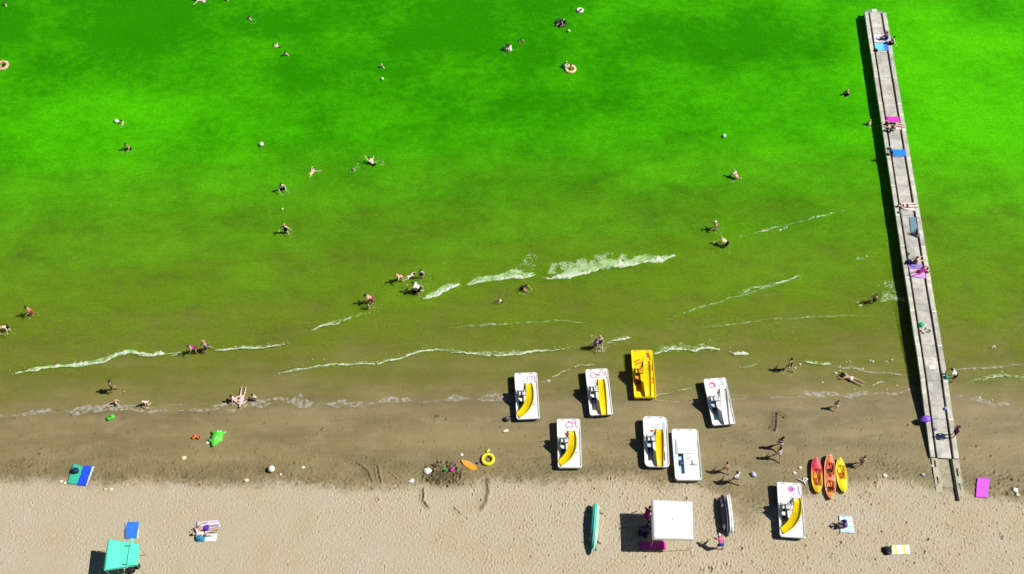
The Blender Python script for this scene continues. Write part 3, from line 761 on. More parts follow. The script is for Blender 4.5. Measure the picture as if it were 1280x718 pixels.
pedal_boat(748, 494, 3.2, 'white pedal boat with straight yellow slide and two pink circles on its bow', STRAIGHT, slide_w=.56,
    decals=[('print_ring', dec_ring(-.32, 1.46, .24), pink_print), ('print_ring', dec_ring(.36, 1.50, .24), pink_print), ('print_dot', lambda q: ring_flat(q, (.02, 1.48), 0.005, .08, DZ), magenta_print), ('print_stroke', dec_rib([(.66, 1.8), (.70, 1.45), (.72, 1.1)], .05), violet_print)])
pedal_boat(803.5, 471, .3, 'all yellow pedal boat with orange trim, nearest to the water of the row', STRAIGHT, body=yellow, side=yellow, well=amber, step_m=orange, pad=dark_orange, L_=4.2, W_=1.72, corner=.12, slide_w=.56,
    decals=[('print_fin', dec_rib([(.42, 1.85), (.50, 1.55), (.58, 1.15)], .22), dark_orange), ('print_mark', dec_rib([(-.62, 1.0), (-.45, 1.15), (-.2, 1.25)], .10), orange), ('print_mark', dec_rib([(-.55, .75), (-.4, .9), (-.12, 1.0)], .08), red_print), ('print_mark', dec_rib([(.60, .75), (.66, .45), (.72, .25)], .12), orange), ('print_mark', dec_rib([(.62, -.35), (.70, -.6), (.66, -.85)], .13), orange), ('print_mark', dec_rib([(.05, 1.3), (.2, 1.22), (.32, 1.02)], .10), orange)])
pedal_boat(897.5, 506, 5.0, 'all white pedal boat with pink crescent on the bow, alone right of the yellow boat', STRAIGHT, well=pale_blue, slide_m=white, step_m=white, pad=navy, slide_w=.56,
    decals=[('print_crescent', dec_arc(-.28, 1.42, .24, -60, 150, .13), magenta_print), ('print_crescent', dec_arc(-.28, 1.42, .26, 150, 300, .04), pink_print), ('print_stroke', dec_rib([(.45, 1.82), (.56, 1.5), (.66, 1.15)], .16), pale_blue)])
pedal_boat(711, 558, 0, 'white pedal boat with curved yellow slide and pink scrawl, leftmost of the lower row', CURVED, side=cream_hull,
    decals=[('print_scrawl', dec_arc(-.02, 1.48, .24, 60, 330, .06), violet_print), ('print_scrawl', dec_rib([(-.05, 1.85), (.2, 1.65), (.3, 1.4), (.15, 1.25)], .06), pink_print), ('print_scrawl', dec_rib([(.25, 1.8), (.42, 1.6), (.6, 1.8), (.52, 1.5), (.7, 1.25)], .06), pink_print), ('print_dot', lambda q: ring_flat(q, (-.22, .78), .01, .1, DZ-.05), red_print)])
pedal_boat(819, 556, -1.5, 'round cornered white pedal boat with straight amber slide, middle of the lower row', STRAIGHT, slide_m=ramp_mat('amber slide paint', 'X', [(-.4, (.85, .66, .005)), (.26, (.80, .40, .005)), (.6, (.80, .40, .005))], .4, .04), well=pale_blue, corner=.34, L_=4.15, W_=1.85, wells=('left', 'right'), pad=navy, slide_w=.56,
    decals=[('print_stroke', dec_rib([(.62, 1.65), (.64, 1.2), (.64, .7)], .18), pale_blue), ('print_dot', lambda q: ring_flat(q, (-.28, .9), .01, .12, DZ-.05), red_print)])
pedal_boat(857, 572, -.4, 'plain white pedal boat without a slide, close beside the amber slide boat', None, side=cream_hull, well=pale_blue, corner=.24, L_=4.15, W_=2.0, wells=('left',), pad=navy,
    decals=[('print_mark', dec_rib([(.45, -.9), (.65, -.82), (.78, -.86)], .07), pale_blue), ('print_stroke', dec_rib([(-.72, 1.2), (-.70, .6), (-.74, 0)], .10), pale_blue)])
pedal_boat(986.5, 641, -4.0, 'white pedal boat with curved yellow slide and violet ring, on the sand below the kayaks', CURVED, L_=4.2, W_=1.82,
    decals=[('print_ring', dec_ring(.12, 1.58, .26), violet_print), ('print_ring', lambda q: ring_flat(q, (.12, 1.58), .06, .17, DZ), pink_print), ('print_dot', lambda q: ring_flat(q, (.18, 1.58), .005, .06, DZ+.005), navy), ('print_stroke', dec_rib([(.62, 1.85), (.68, 1.4), (.70, .9)], .09), violet_print)])
p = G(1003, 603); mb = MB()
mb.tube(smooth_path([(-.35, .25, .05), (-.1, .1, .10), (.1, -.02, .06), (.25, .12, .09), (.4, .22, .05), (.2, .3, .08), (.05, .1, .12), (.2, -.2, .06)], 4), .05, 6)
tag(mb.build('tow_rope', rope_m, None, p, 0, True), 'coil of white rope lying at the bow of the ring marked pedal boat', 'rope')

# ------------------------------------------------------------------ kayaks
def kayak(px, py, L_, W_, rz, m_hull, m_deck, seats, label, hatches=(), tail=2.7):
    p = G(px, py); root = empty('kayak', (p.x, p.y, p.z), R(rz)); tag(root, label, 'kayak', 'kayaks lying side by side on the sand')
    n = 26; hullr = []; deck = []; hb = MB(); db = MB()
    def hw(t): return W_/2*max(.02, (1-abs(t)**tail))**.62
    for i in range(n+1):
        t = -1+2*i/n; y = t*L_/2; b_ = hw(t); rk = .10*abs(t)**4
        hullr.append([Vector((b_*kx, y, z+rk)) for kx, z in ((1, .26), (1.0, .20), (.78, .06), (.3, 0), (-.3, 0), (-.78, .06), (-1.0, .20), (-1, .26))])
    hb.loft(hullr, False, False, 0, False); hb.build('hull', m_hull, root, smooth=True)
    def dz(x, y, b_):
        z = .265+.06*(1-(x/b_)**2)
        for sy, sl_ in seats:
            q = max(abs(x)/(W_*.30), abs(y-sy)/sl_)
            if q < 1.15: z -= .20*min(1, max(0, (1.15-q)/.25))
        return z
    rows = []
    m = 12; N = 60
    for i in range(N+1):
        t = -1+2*i/N; y = t*L_/2; b_ = hw(t); rk = .10*abs(t)**4
        rows.append([Vector((b_*(-1+2*k/m), y, dz(b_*(-1+2*k/m)*.999, y, b_)+rk)) for k in range(m+1)])
    db.loft(rows, False, False, 0, False); db.build('deck', m_deck, root, smooth=True)
    edge = [(hw(-1+2*i/30)*1.01, L_/2*(-1+2*i/30), .275+.10*abs(-1+2*i/30)**4) for i in range(31)]
    rim = MB(); rim.tube(edge+[(-x, y, z) for x, y, z in edge[-2:0:-1]], .022, 6, True); rim.build('rim', m_hull, root, smooth=True)
    for sy, sl_ in seats:
        st = MB(); st.loft([[Vector((v.x, v.y+sy-sl_*.35, z)) for v in rr(a, b_, .07, 0, 4)] for z, a, b_ in ((.10, W_*.42, .36), (.18, W_*.42, .36), (.20, W_*.36, .30))]); st.build('seat', black if len(seats) > 1 else dark_orange, root, smooth=True)
        ck = MB(); ck.tube([(W_*.32*math.cos(a), sy+sl_*1.08*math.sin(a), .31) for a in [6.283*i/22 for i in range(22)]], .03, 6, True); ck.build('cockpit_rim', dark_orange if m_hull is not yk else amber, root, smooth=True)
        bk = MB(); bk.tube(smooth_path([(-W_*.24, sy-sl_*.75, .24), (0, sy-sl_*.95, .36), (W_*.24, sy-sl_*.75, .24)], 4), .05, 6); bk.build('backrest', dark_orange, root, smooth=True)
    for hx, hy in hatches:
        hc = MB(); hc.tube([(hx, hy, .25), (hx, hy, .335)], .10, 12); hc.build('hatch', black, root)
    for sy in (L_*.43, -L_*.43):
        hd = MB(); hd.tube([(-.06, sy, .36), (0, sy+.0, .42), (.06, sy, .36)], .015, 5); hd.build('grab_handle', black, root)
    return root
red_yel = ramp_mat('red to yellow plastic', 'Y', [(-.6, (.80, .45, .01)), (.05, (.80, .36, .02)), (.45, (.62, .03, .06)), (1.4, (.66, .05, .09))], .4, .08, False)
redy_hull = ramp_mat('red to yellow hull plastic', 'Y', [(-.5, (.84, .62, .01)), (.2, (.80, .40, .02)), (.5, (.62, .04, .08)), (1.4, (.66, .10, .12))], .4, .08, False)
salmon = mat('salmon plastic', (.84, .50, .34), .4, .06, 4); or_red = ramp_mat('orange red deck plastic', 'Y', [(-1.6, (.80, .30, .06)), (-.5, (.78, .24, .07)), (.2, (.72, .17, .07)), (.9, (.60, .09, .05)), (1.7, (.80, .22, .05))], .45, .1, False)
yk = mat('lemon plastic', (.84, .70, .01), .4, .06, 4)
kayak(1020, 596, 2.85, .80, -6, redy_hull, red_yel, [(-.15, .62)], 'short kayak turning from red bow to yellow stern, leftmost of the three')
kayak(1036.5, 597.5, 3.6, .82, -7.5, salmon, or_red, [(.62, .42), (-.80, .42)], 'long salmon rimmed orange kayak with two dark seats, between the other two', hatches=((0, 1.22), (0, .02)))
kayak(1051, 596, 2.75, .76, -2.5, yk, yk, [(.25, .5)], 'plain yellow kayak, right one of the three')

# ------------------------------------------------------------------ paddle boards in racks
def board_rack(px, py, L_, rz, label_rack, boards, offx=None):
    p = G(px, py); rack = empty('board_rack', (p.x, p.y, p.z), R(rz)); tag(rack, label_rack, 'rack')
    n = len(boards); wid = .17*n
    for y in (-L_*.28, L_*.33):
        f = MB(); f.box((0, y, .05), (wid+.5, .09, .10)); f.build('foot', wood, rack, bevel=.01)
        for k in range(n+1):
            x = (-wid/2+k*.17)*.85; q = MB(); q.box((x, y, .38), (.035, .06, .60)); q.build('post', wood, rack)
    for k, (lab, m_face, lean, Lk, dy, Wd) in enumerate(boards):
        x = (-wid/2+.085+k*.17)*.85+(offx[k] if offx else 0)
        b_ = MB(); N = 22; rings = []
        for i in range(N+1):
            t = -1+2*i/N; w_ = Wd*(max(.0, 1-abs(t)**2.6))**.62+.01; th = .068*(max(.0, 1-abs(t)**4))**.5+.008; y = t*Lk/2; rock = .12*max(0, t-.55)**2
            rings.append([Vector((th*cx+rock, y, Wd/2+.14+w_/2*cz)) for cx, cz in ((-1, -.9), (-1, .9), (-.6, 1), (.6, 1), (1, .9), (1, -.9), (.6, -1), (-.6, -1))])
        b_.loft(rings, mi=0)
        o = b_.build('paddle_board', m_face[0], None, None, 0, True)
        o.location = Matrix.Translation(p)@Matrix.Rotation(R(rz), 4, 'Z')@Vector((x, dy, 0)); o.rotation_euler = (0, R(lean), R(rz))
        tag(o, lab, 'paddle board', 'boards standing on edge in the racks')
        for j, (yy, zz, ry, rz_, mm) in enumerate(m_face[1]):
            q = MB(); ring = [Vector((-.075, yy+ry*math.cos(a), Wd/2+.14+zz+rz_*math.sin(a))) for a in [6.283*i/16 for i in range(16)]]
            ring2 = [v+Vector((.035, 0, 0)) for v in ring]; q.loft([ring, ring2]); q.build('board_print', mm, o)
        fn = MB(); fn.add([(.06, -Lk*.44, Wd/2+.10), (.06, -Lk*.36, Wd/2+.14), (.22, -Lk*.45, Wd/2+.12), (.06, -Lk*.44, Wd/2+.12), (.06, -Lk*.36, Wd/2+.16), (.22, -Lk*.45, Wd/2+.14)], [(0,1,2),(3,5,4),(0,3,4,1),(1,4,5,2),(2,5,3,0)]); fn.build('fin', black, o)
teal = mat('teal board skin', (.02, .42, .31), .4, .12, 3); mint = mat('mint board skin', (.16, .68, .52), .4, .1, 3); pmint = mat('pale mint board skin', (.55, .80, .70), .4, .1, 3)
dnavy = mat('navy board skin', (.018, .022, .06), .45, .15, 3); pgrey = mat('pale grey print', (.78, .78, .80), .5, .1, 4); tan = mat('tan print', (.72, .50, .36), .5, .1, 4)
board_rack(743, 661, 3.7, -6, 'low wooden rack under the teal paddle boards left of the white canopy',
    [('dark teal paddle board, outer left one of the green stack', (teal, []), 5, 2.9, .35, .62), ('mint paddle board, second from the left in the green stack', (mint, [(.3, .0, .3, .16, navy)]), 2, 3.5, .05, .70),
     ('long mint paddle board reaching furthest up in the green stack', (mint, []), -2, 3.9, -.10, .72), ('pale mint paddle board, outer right one of the green stack', (pmint, []), -5, 3.1, .15, .68)])
board_rack(908, 646, 3.0, 0, 'low wooden rack under the navy and white boards right of the canopy',
    [('navy paddle board with pale ovals printed on its face', (dnavy, [(.55, .05, .33, .17, pgrey), (-.10, .02, .16, .10, tan), (-.45, .0, .18, .10, tan), (-.85, .0, .22, .12, pgrey), (1.1, 0, .2, .13, violet_print)]), 27, 3.25, -.10, .80),
     ('plain white paddle board in the middle of the dark stack', (white, []), 5, 3.0, .05, .72), ('white paddle board at the right edge of the dark stack', (white, []), 1, 3.2, .0, .74)], offx=(-.38, .02, .06))

# ------------------------------------------------------------------ canopies
def canopy(corners, z, m, name, label, sag, zc, legs_m, extra=None, valance=.18):
    """corners: pixel corners of the roof edge, clockwise from top left"""
    q = [P(px, py, z) for px, py in corners]; c_ = sum(q, Vector())/4; g = gz(c_.x, c_.y)
    root = empty(name, (c_.x, c_.y, g)); tag(root, label, 'canopy')
    q = [v-c_ for v in q]; H = z-g; n = 16; mb = MB(); vs = []
    for i in range(n+1):
        for j in range(n+1):
            u, v = i/n, j/n; pnt = q[0].lerp(q[1], u).lerp(q[3].lerp(q[2], u), v)
            e = min(u, 1-u, v, 1-v)*2
            vs.append((pnt.x, pnt.y, H+zc*e+sag*math.sin(math.pi*u)*math.sin(math.pi*v)+.015*math.sin(9*u+4*v)*math.sin(6*v)))
    fs = [(i*(n+1)+j, (i+1)*(n+1)+j, (i+1)*(n+1)+j+1, i*(n+1)+j+1) for i in range(n) for j in range(n)]
    mb.add(vs, fs); o = mb.build('roof_cloth', m, root, smooth=True)
    so_ = o.modifiers.new('thick', 'SOLIDIFY'); so_.thickness = .015
    va = MB()
    for a, b_ in zip(q, q[1:]+q[:1]):
        out = Vector((b_.y-a.y, a.x-b_.x, 0)).normalized()*.012
        if out.dot((a+b_)/2) < 0: out = -out
        vv = []
        for i in range(9):
            pt = a.lerp(b_, i/8)+out; dr = valance*(1+.12*math.sin(i*2.1)); vv += [(pt.x, pt.y, H+.0), (pt.x+out.x*2, pt.y+out.y*2, H-dr)]
        va.add(vv, [(2*i, 2*i+1, 2*i+3, 2*i+2) for i in range(8)])
    o = va.build('valance', m, root); so_ = o.modifiers.new('thick', 'SOLIDIFY'); so_.thickness = .008
    for v in q:
        pt = v*.96; l = MB(); l.tube([(pt.x, pt.y, -.2), (pt.x, pt.y, H+.01)], .018, 8); l.build('leg', legs_m, root, smooth=True)
    for a, b_ in zip(q, q[1:]+q[:1]):
        l = MB(); l.tube([tuple((a*.955).xy)+(H-.04,), tuple((b_*.955).xy)+(H-.04,)], .018, 6); l.build('roof_bar', legs_m, root)
    return root, H, c_
canv = mat('white canvas', (.82, .82, .81), .8, .04, 3, .1)
rt, H_, c_ = canopy([(814.5,625), (865,627.5), (866.5,674.5), (816,673.5)], 2.80, canv, 'canopy', 'square white canopy standing on the dry sand between the two board racks', 0, .16, steel)
cp = MB(); cp.ball((.0, .0, H_+.17), (.05, .05, .03), 8, 5); cp.build('peak_cap', mat('pale grey cap', (.5, .5, .5), .6), rt)
aqua = mat('aqua canvas', (.13, .80, .60), .75, .06, 2.5, .1)
rt, H_, c_ = canopy([(135,674), (172.5,680.5), (171,706), (130,712.5)], 2.6, aqua, 'canopy', 'aqua sun canopy with a loose side flap at the lower left of the beach', -.04, .03, steel)
# the folded second layer of cloth on its right half
fl = MB(); q = [P(px, py, 2.66)-Vector((c_.x, c_.y, 0)) for px, py in ((164,673), (167.5,673.5), (165,681.5), (174.5,682), (172.5,706.5), (161,707), (158,709.5), (161,690))]
gg = gz(c_.x, c_.y)
fl.loft([[Vector((v.x, v.y, 2.645-gg)) for v in q], [Vector((v.x, v.y, 2.675-gg)) for v in q]]); fl.build('side_flap', aqua, rt)
fr = MB(); fr.tube([tuple((P(156,682,2.72)-Vector((c_.x, c_.y, 0))).xy)+(2.70-gg,), tuple((P(164,682.5,2.72)-Vector((c_.x, c_.y, 0))).xy)+(2.70-gg,)], .02, 6); fr.tube([tuple((P(153,705,2.70)-Vector((c_.x, c_.y, 0))).xy)+(2.68-gg,), tuple((P(160,706,2.70)-Vector((c_.x, c_.y, 0))).xy)+(2.68-gg,)], .02, 6); fr.build('cord', mat('dark teal cord', (.02, .25, .2), .7), rt)

# ------------------------------------------------------------------ towels
def towel(corners, m, label, z0=.05, on=G, cat='towel', group='towels spread out', name='beach_towel', wav=.045):
    q = [on(px, py) for px, py in corners]; c_ = sum(q, Vector())/4; n = 14; vs = []; rnd = random.Random(int(corners[0][0]*7+corners[0][1]))
    ex = (q[1]-q[0]+q[2]-q[3]); ang = math.atan2(ex.y, ex.x); Rm = Matrix.Rotation(-ang, 3, 'Z')
    lift = z0 if on is G else .012
    for i in range(n+1):
        for j in range(n+1):
            u, v = i/n, j/n; pnt = q[0].lerp(q[1], u).lerp(q[3].lerp(q[2], u), v)
            h = wav*.5*(1+float(fbm(np.array([pnt.x]), np.array([pnt.y]), .35, 3, 3)[0]))
            eg = .03 if (i in (0, n) or j in (0, n)) else 0
            d = Rm@(pnt-c_); vs.append((d.x+rnd.uniform(-eg, eg)*.6, d.y+rnd.uniform(-eg, eg)*.6, pnt.z-c_.z+lift+h))
    mb = MB(); mb.add(vs, [(i*(n+1)+j, (i+1)*(n+1)+j, (i+1)*(n+1)+j+1, i*(n+1)+j+1) for i in range(n) for j in range(n)])
    o = mb.build(name, m, None, c_, ang, True); s_ = o.modifiers.new('thick', 'SOLIDIFY'); s_.thickness = .012; s_.offset = 1
    return tag(o, label, cat, group)
cloth = lambda n, c, v=.12: mat(n, c, .9, v, 9, .05, bump=.2)
towel([(92,580),(104,584),(97,606.5),(84.5,605)], cloth('sea green towel cloth', (.05, .50, .33)), 'sea green towel with a dark bag on it, left of the royal blue one', .05)
o = towel([(105,583),(118.5,584),(109,608),(96.5,607)], ramp_mat('royal blue towel cloth', 'X', [(-.9, (.6, .65, .85)), (-.40, (.01, .07, .85)), (.30, (.6, .65, .85)), (.9, (.6, .65, .85))], .9, .03), 'royal blue towel with pale hem at the edge of the dry sand', .058)
towel([(157,653.5),(174,653),(173,673),(156.5,674)], ramp_mat('mid blue towel cloth', 'X', [(-.9, (.75, .8, .85)), (-.44, (.03, .18, .72)), (.48, (.75, .8, .85)), (.9, (.75, .8, .85))], .9, .05), 'mid blue towel with white border beside the aqua canopy', .05)
towel([(246,653),(272,650.5),(276,659),(246,664)], cloth('lilac towel cloth', (.62, .60, .74)), 'pale lilac towel under the upper one of the sunbathing couple', .05)
towel([(244,669),(272,668),(270,677.5),(246,678)], ramp_mat('two tone towel cloth', 'X', [(-.9, (.10, .32, .55)), (-.05, (.68, .76, .82)), (.9, (.68, .76, .82))], .9, .05), 'blue and white towel under the lower one of the sunbathing couple', .055)
towel([(1221,598),(1236,599),(1234,623),(1219,622)], cloth('orchid towel cloth', (.66, .13, .74), .1), 'orchid pink towel alone on the sand right of the jetty', .05)
towel([(1114,682),(1136,681.5),(1137,693.5),(1113,694)], ramp_mat('yellow striped towel cloth', 'X', [(0, (.80, .80, .76)), (.22, (.72, .74, .16)), (.40, (.80, .80, .76)), (.52, (.70, .72, .55)), (.56, (.80, .80, .76))], .9, .01, True, .66), 'white towel with yellow stripes and a black bag at its left end', .05)
towel([(1048,645),(1064,646),(1068,667),(1050,666)], ramp_mat('sky blue checked towel cloth', 'Y', [(0, (.55, .76, .84)), (.12, (.74, .82, .86)), (.2, (.28, .58, .74)), (.27, (.74, .82, .86))], .9, .05, True, .36), 'pale sky blue patterned towel under a sitting person in blue', .05)
towel([(799,678),(832,678),(833,687.3),(800,687)], cloth('fuchsia towel cloth', (.62, .06, .40)), 'fuchsia towel half in the shade of the white canopy', .05)
towel([(1091.5,43.5),(1108,43.5),(1109.5,53),(1092.5,53)], ramp_mat('white to violet towel cloth', 'X', [(-1, (.80, .76, .82)), (.25, (.78, .70, .82)), (.6, (.5, .4, .7))], .9, .04, False), 'white towel nearest the seaward end of the jetty', .02, D)
towel([(1092.5,54),(1110,54),(1111,63.5),(1094,63.5)], ramp_mat('turquoise towel cloth', 'X', [(-.7, (.22, .72, .66)), (.1, (.12, .60, .80)), (.35, (.04, .22, .72)), (.7, (.04, .16, .6))], .9, .04, False), 'turquoise towel fading to blue beside the white one on the jetty', .02, D)
towel([(1107.5,146),(1123.5,147),(1124.5,153),(1109,153)], cloth('hot pink towel cloth', (.74, .05, .55)), 'hot pink towel on the jetty next to two sunbathers', .02, D)
towel([(1109.5,154),(1125,154),(1126,162.5),(1111,162.5)], cloth('off white towel cloth', (.72, .66, .64)), 'off white towel under the sunbathers beside the pink towel', .02, D)
towel([(1114,187.5),(1130.5,187.5),(1132,196),(1116,196)], cloth('bright blue towel cloth', (.03, .26, .78), .2), 'bright blue towel alone across the jetty', .02, D)
towel([(1124.5,254),(1142,254),(1143.5,264),(1126,264)], cloth('plain white towel cloth', (.76, .74, .74)), 'plain white towel under the lone sunbather on the jetty', .02, D)
towel([(1136.5,272),(1144,272),(1148.5,293),(1138.5,293)], cloth('slate blue towel cloth', (.17, .28, .36)), 'slate blue towel laid along the jetty', .02, D)
towel([(1134.5,331),(1152.5,331.5),(1154.5,336),(1135.5,336.5)], cloth('periwinkle towel cloth', (.28, .22, .66)), 'periwinkle towel under the sunbathers halfway along the jetty', .02, D)
towel([(1136,337),(1155,337),(1157,348.5),(1138,346)], ramp_mat('lilac pink towel cloth', 'Y', [(-.6, (.60, .30, .74)), (.0, (.66, .34, .70)), (.22, (.78, .42, .55))], .9, .04), 'lilac and pink towel under a dark haired sunbather on the jetty', .02, D)

# ------------------------------------------------------------------ small things
def puffy(name, p, size, m, label, cat, rz=0, group=None, seed=0, strap=None, flat=1.0):
    """soft bag: a slumped, wrinkled sack with handles"""
    rnd = random.Random(seed+3); mb = MB(); n = 14; rings = []
    for k, (zr, rr_) in enumerate(((0, .78), (.12, 1), (.45, 1.02), (.75, .86), (.92, .55), (1.0, .22))):
        rings.append([Vector((size[0]/2*rr_*math.copysign(abs(math.cos(a))**.7, math.cos(a))*rnd.uniform(.93, 1.07), size[1]/2*rr_*math.copysign(abs(math.sin(a))**.7, math.sin(a))*rnd.uniform(.93, 1.07), size[2]*zr*rnd.uniform(.95, 1.05))) for a in [6.283*i/n for i in range(n)]])
    root = empty(name, p, R(rz)); tag(root, label, cat, group)
    mb.loft(rings); mb.build('bag_body' if cat == 'bag' else 'body', m, root, smooth=True)
    s_ = MB()
    for sy in (-.25, .25):
        s_.tube(smooth_path([(-size[0]*.25, sy*size[1], size[2]*.75), (-size[0]*.12, sy*size[1]*1.7, size[2]*1.02), (size[0]*.12, sy*size[1]*1.7, size[2]*1.02), (size[0]*.25, sy*size[1], size[2]*.75)], 3), .018, 5)
    s_.build('strap', strap or m, root)
    return root
def up(v, z): return Vector((v.x, v.y, v.z+z))
puffy('bag', up(G(94.5, 590), .05), (.55, .45, .32), mat('navy nylon', (.01, .02, .06), .7), 'dark navy bag lying on the sea green towel', 'bag', 20, seed=1)
puffy('bag', up(G(1109, 689), .04), (.55, .60, .30), black, 'black backpack at the left end of the yellow striped towel', 'bag', 10, seed=2, strap=mat('grey strap', (.3, .3, .32), .7))
puffy('bag', up(D(1094.5, 64), .01), (.36, .30, .2), black, 'small black bag at the corner of the turquoise towel on the jetty', 'bag', 5, seed=3)
puffy('bag', up(D(1148, 294.5), .01), (.42, .40, .42), mat('white cotton', (.74, .73, .70), .9), 'white cotton bag at the end of the slate blue towel', 'bag', 30, seed=4)
puffy('bag', up(D(1113, 186.5), .01), (.36, .34, .34), mat('white cotton', (.74, .73, .70), .9), 'white bag beside the bright blue towel on the jetty', 'bag', 10, seed=5)
puffy('bag', up(D(1151.5, 406.5), .01), (.42, .38, .22), mat('emerald nylon', (.03, .52, .22), .7), 'emerald green bag standing alone on the jetty', 'bag', 40, seed=6)
puffy('bag', up(D(1183, 472), .01), (.34, .30, .22), mat('jade nylon', (.03, .40, .22), .7), 'jade green bag on the right edge beam beside the leaning person', 'bag', 20, seed=7)
puffy('bag', up(D(1136, 328.5), .01), (.42, .42, .28), mat('dark blue nylon', (.02, .03, .22), .7), 'dark blue bag by the periwinkle towel on the jetty', 'bag', 0, seed=8)
puffy('bag', up(G(164.5, 714), .03), (.55, .5, .4), black, 'black bag at the lower corner of the aqua canopy', 'bag', 15, seed=9)
puffy('bag', up(G(173, 709), .03), (.35, .35, .35), black, 'small black bag on the right of the aqua canopy', 'bag', 15, seed=10)
puffy('bag', up(G(250.5, 673.5), .07), (.62, .42, .22), mat('petrol blue nylon', (.02, .22, .38), .7), 'petrol blue bag on the lower towel of the sunbathing couple', 'bag', 0, seed=11)
puffy('bag', up(G(942, 594), .02), (.34, .40, .2), mat('pale grey blue cloth', (.50, .55, .66), .8), 'small pale bag on the damp sand left of the kayaks', 'bag', 20, seed=12)
puffy('bag', up(G(1154, 594), .02), (.22, .30, .12), mat('pale grey blue cloth', (.50, .55, .66), .8), 'small pale bag on the damp sand left of the jetty foot', 'bag', 70, seed=13)
puffy('bag', up(D(1124, 266), .01), (.36, .2, .14), mat('slate nylon', (.12, .14, .25), .7), 'slate coloured bag below the plain white towel on the jetty', 'bag', 10, seed=14)
puffy('bag', up(D(1135, 318), .01), (.3, .25, .16), mat('grey green nylon', (.10, .12, .09), .7), 'grey green bag above the dark blue bag on the jetty', 'bag', 10, seed=15)
puffy('bag', up(D(1182, 511.5), .01), (.3, .26, .16), mat('lavender nylon', (.35, .38, .75), .7), 'lavender blue bag on the jetty opposite the violet float', 'bag', 10, seed=16)
puffy('bag', up(D(1170, 536.5), .01), (.30, .22, .1), mat('violet nylon', (.48, .30, .62), .7), 'violet bag near the landward end of the jetty', 'bag', 30, seed=17)
def ball(px, py, r, m, label, land=False, on=None):
    p = on(px, py) if on else (G(px, py) if land else P(px, py))
    z = p.z+r*.95 if (land or on) else r*.55
    root = empty('beach_ball', (p.x, p.y, z)); tag(root, label, 'ball', 'balls floating among the bathers' if not land else None)
    b_ = MB(); b_.ball((0, 0, 0), r, 16, 10); b_.build('skin', m, root, smooth=True)
    s_ = MB()
    for k in range(3): s_.tube([(r*1.005*math.cos(a)*math.cos(k*math.pi/3), r*1.005*math.cos(a)*math.sin(k*math.pi/3), r*1.005*math.sin(a)) for a in [6.283*i/24 for i in range(24)]], r*.04, 4, True)
    s_.build('seam', mat('pale seam', (.6, .62, .6), .6), root)
    v_ = MB(); v_.tube([(0, 0, r*.98), (0, 0, r*1.1)], r*.12, 6); v_.build('valve', white, root)
wb = mat('white vinyl', (.80, .80, .76), .35, .05, 4); yb_ = mat('pale yellow vinyl', (.72, .80, .34), .35, .05, 4)
ball(327, 181.5, .21, wb, 'white ball floating alone above the swimmers at centre left')
ball(146, 152.5, .20, wb, 'white ball floating beside a swimmer near the left edge')
ball(905, 171, .18, wb, 'white ball floating alone left of the jetty')
ball(478, 99.5, .15, yb_, 'pale yellow ball floating below a lone swimmer')
ball(711, 39.5, .15, yb_, 'pale yellow ball floating next to the black tube')
ball(353, 262, .10, yb_, 'tiny pale yellow ball above a wading bather')
ball(340, 588, .26, mat('pale mint vinyl', (.76, .80, .68), .5, .1, 4), 'pale mint ball resting on the damp sand at left', True)
ball(634, 525, .20, mat('black rubber', (.02, .02, .02), .6), 'small black ball on the damp sand left of the pedal boats', True)
def swim_ring(px, py, Rr, r, m, label, land=False, z=None, rz=0, m2=None):
    p = G(px, py) if land else P(px, py); root = empty('swim_ring', (p.x, p.y, (p.z+r*.9) if land else .04), R(rz)); tag(root, label, 'swim ring')
    mb = MB(); mb.tube([(Rr*math.cos(a), Rr*math.sin(a), 0) for a in [6.283*i/36 for i in range(36)]], r, 12, True); mb.build('tube', m, root, smooth=True)
    v_ = MB(); v_.tube([(0, Rr-r*.2, r*.8), (0, Rr-r*.25, r*1.3)], .03, 6); v_.build('valve', white, root)
    b_ = MB()
    for k in range(2):
        a0 = .8+k*math.pi; b_.tube([((Rr)*math.cos(a0)+ (r*1.02)*math.cos(a0)*math.cos(t), Rr*math.sin(a0)+(r*1.02)*math.sin(a0)*math.cos(t), r*1.02*math.sin(t)) for t in [6.283*i/14 for i in range(14)]], .03, 5, True)
    b_.build('band', m2 or m, root)
swim_ring(610, 575, .40, .125, mat('lemon vinyl', (.82, .74, .02), .4, .06, 4), 'bright yellow swim ring lying on the damp sand', True, m2=mat('pale lemon vinyl', (.8, .8, .4), .4))
swim_ring(701, 29.5, .42, .16, mat('black vinyl', (.012, .012, .014), .4, .1, 4), 'black swim tube with pale bands holding a dark haired bather', False, m2=wb)
swim_ring(713, 87, .42, .15, mat('peach vinyl', (.78, .55, .26), .4, .08, 4), 'peach coloured swim ring floating beside a bather in a pale blue shirt', False, m2=wb)
swim_ring(3, 82.5, .48, .14, mat('salmon vinyl', (.78, .42, .26), .4, .08, 4), 'salmon swim ring cut by the left edge of the view', False, m2=wb)
swim_ring(725, 13.5, .24, .12, wb, 'small white swim ring around a child near the upper edge', False, m2=red_print)
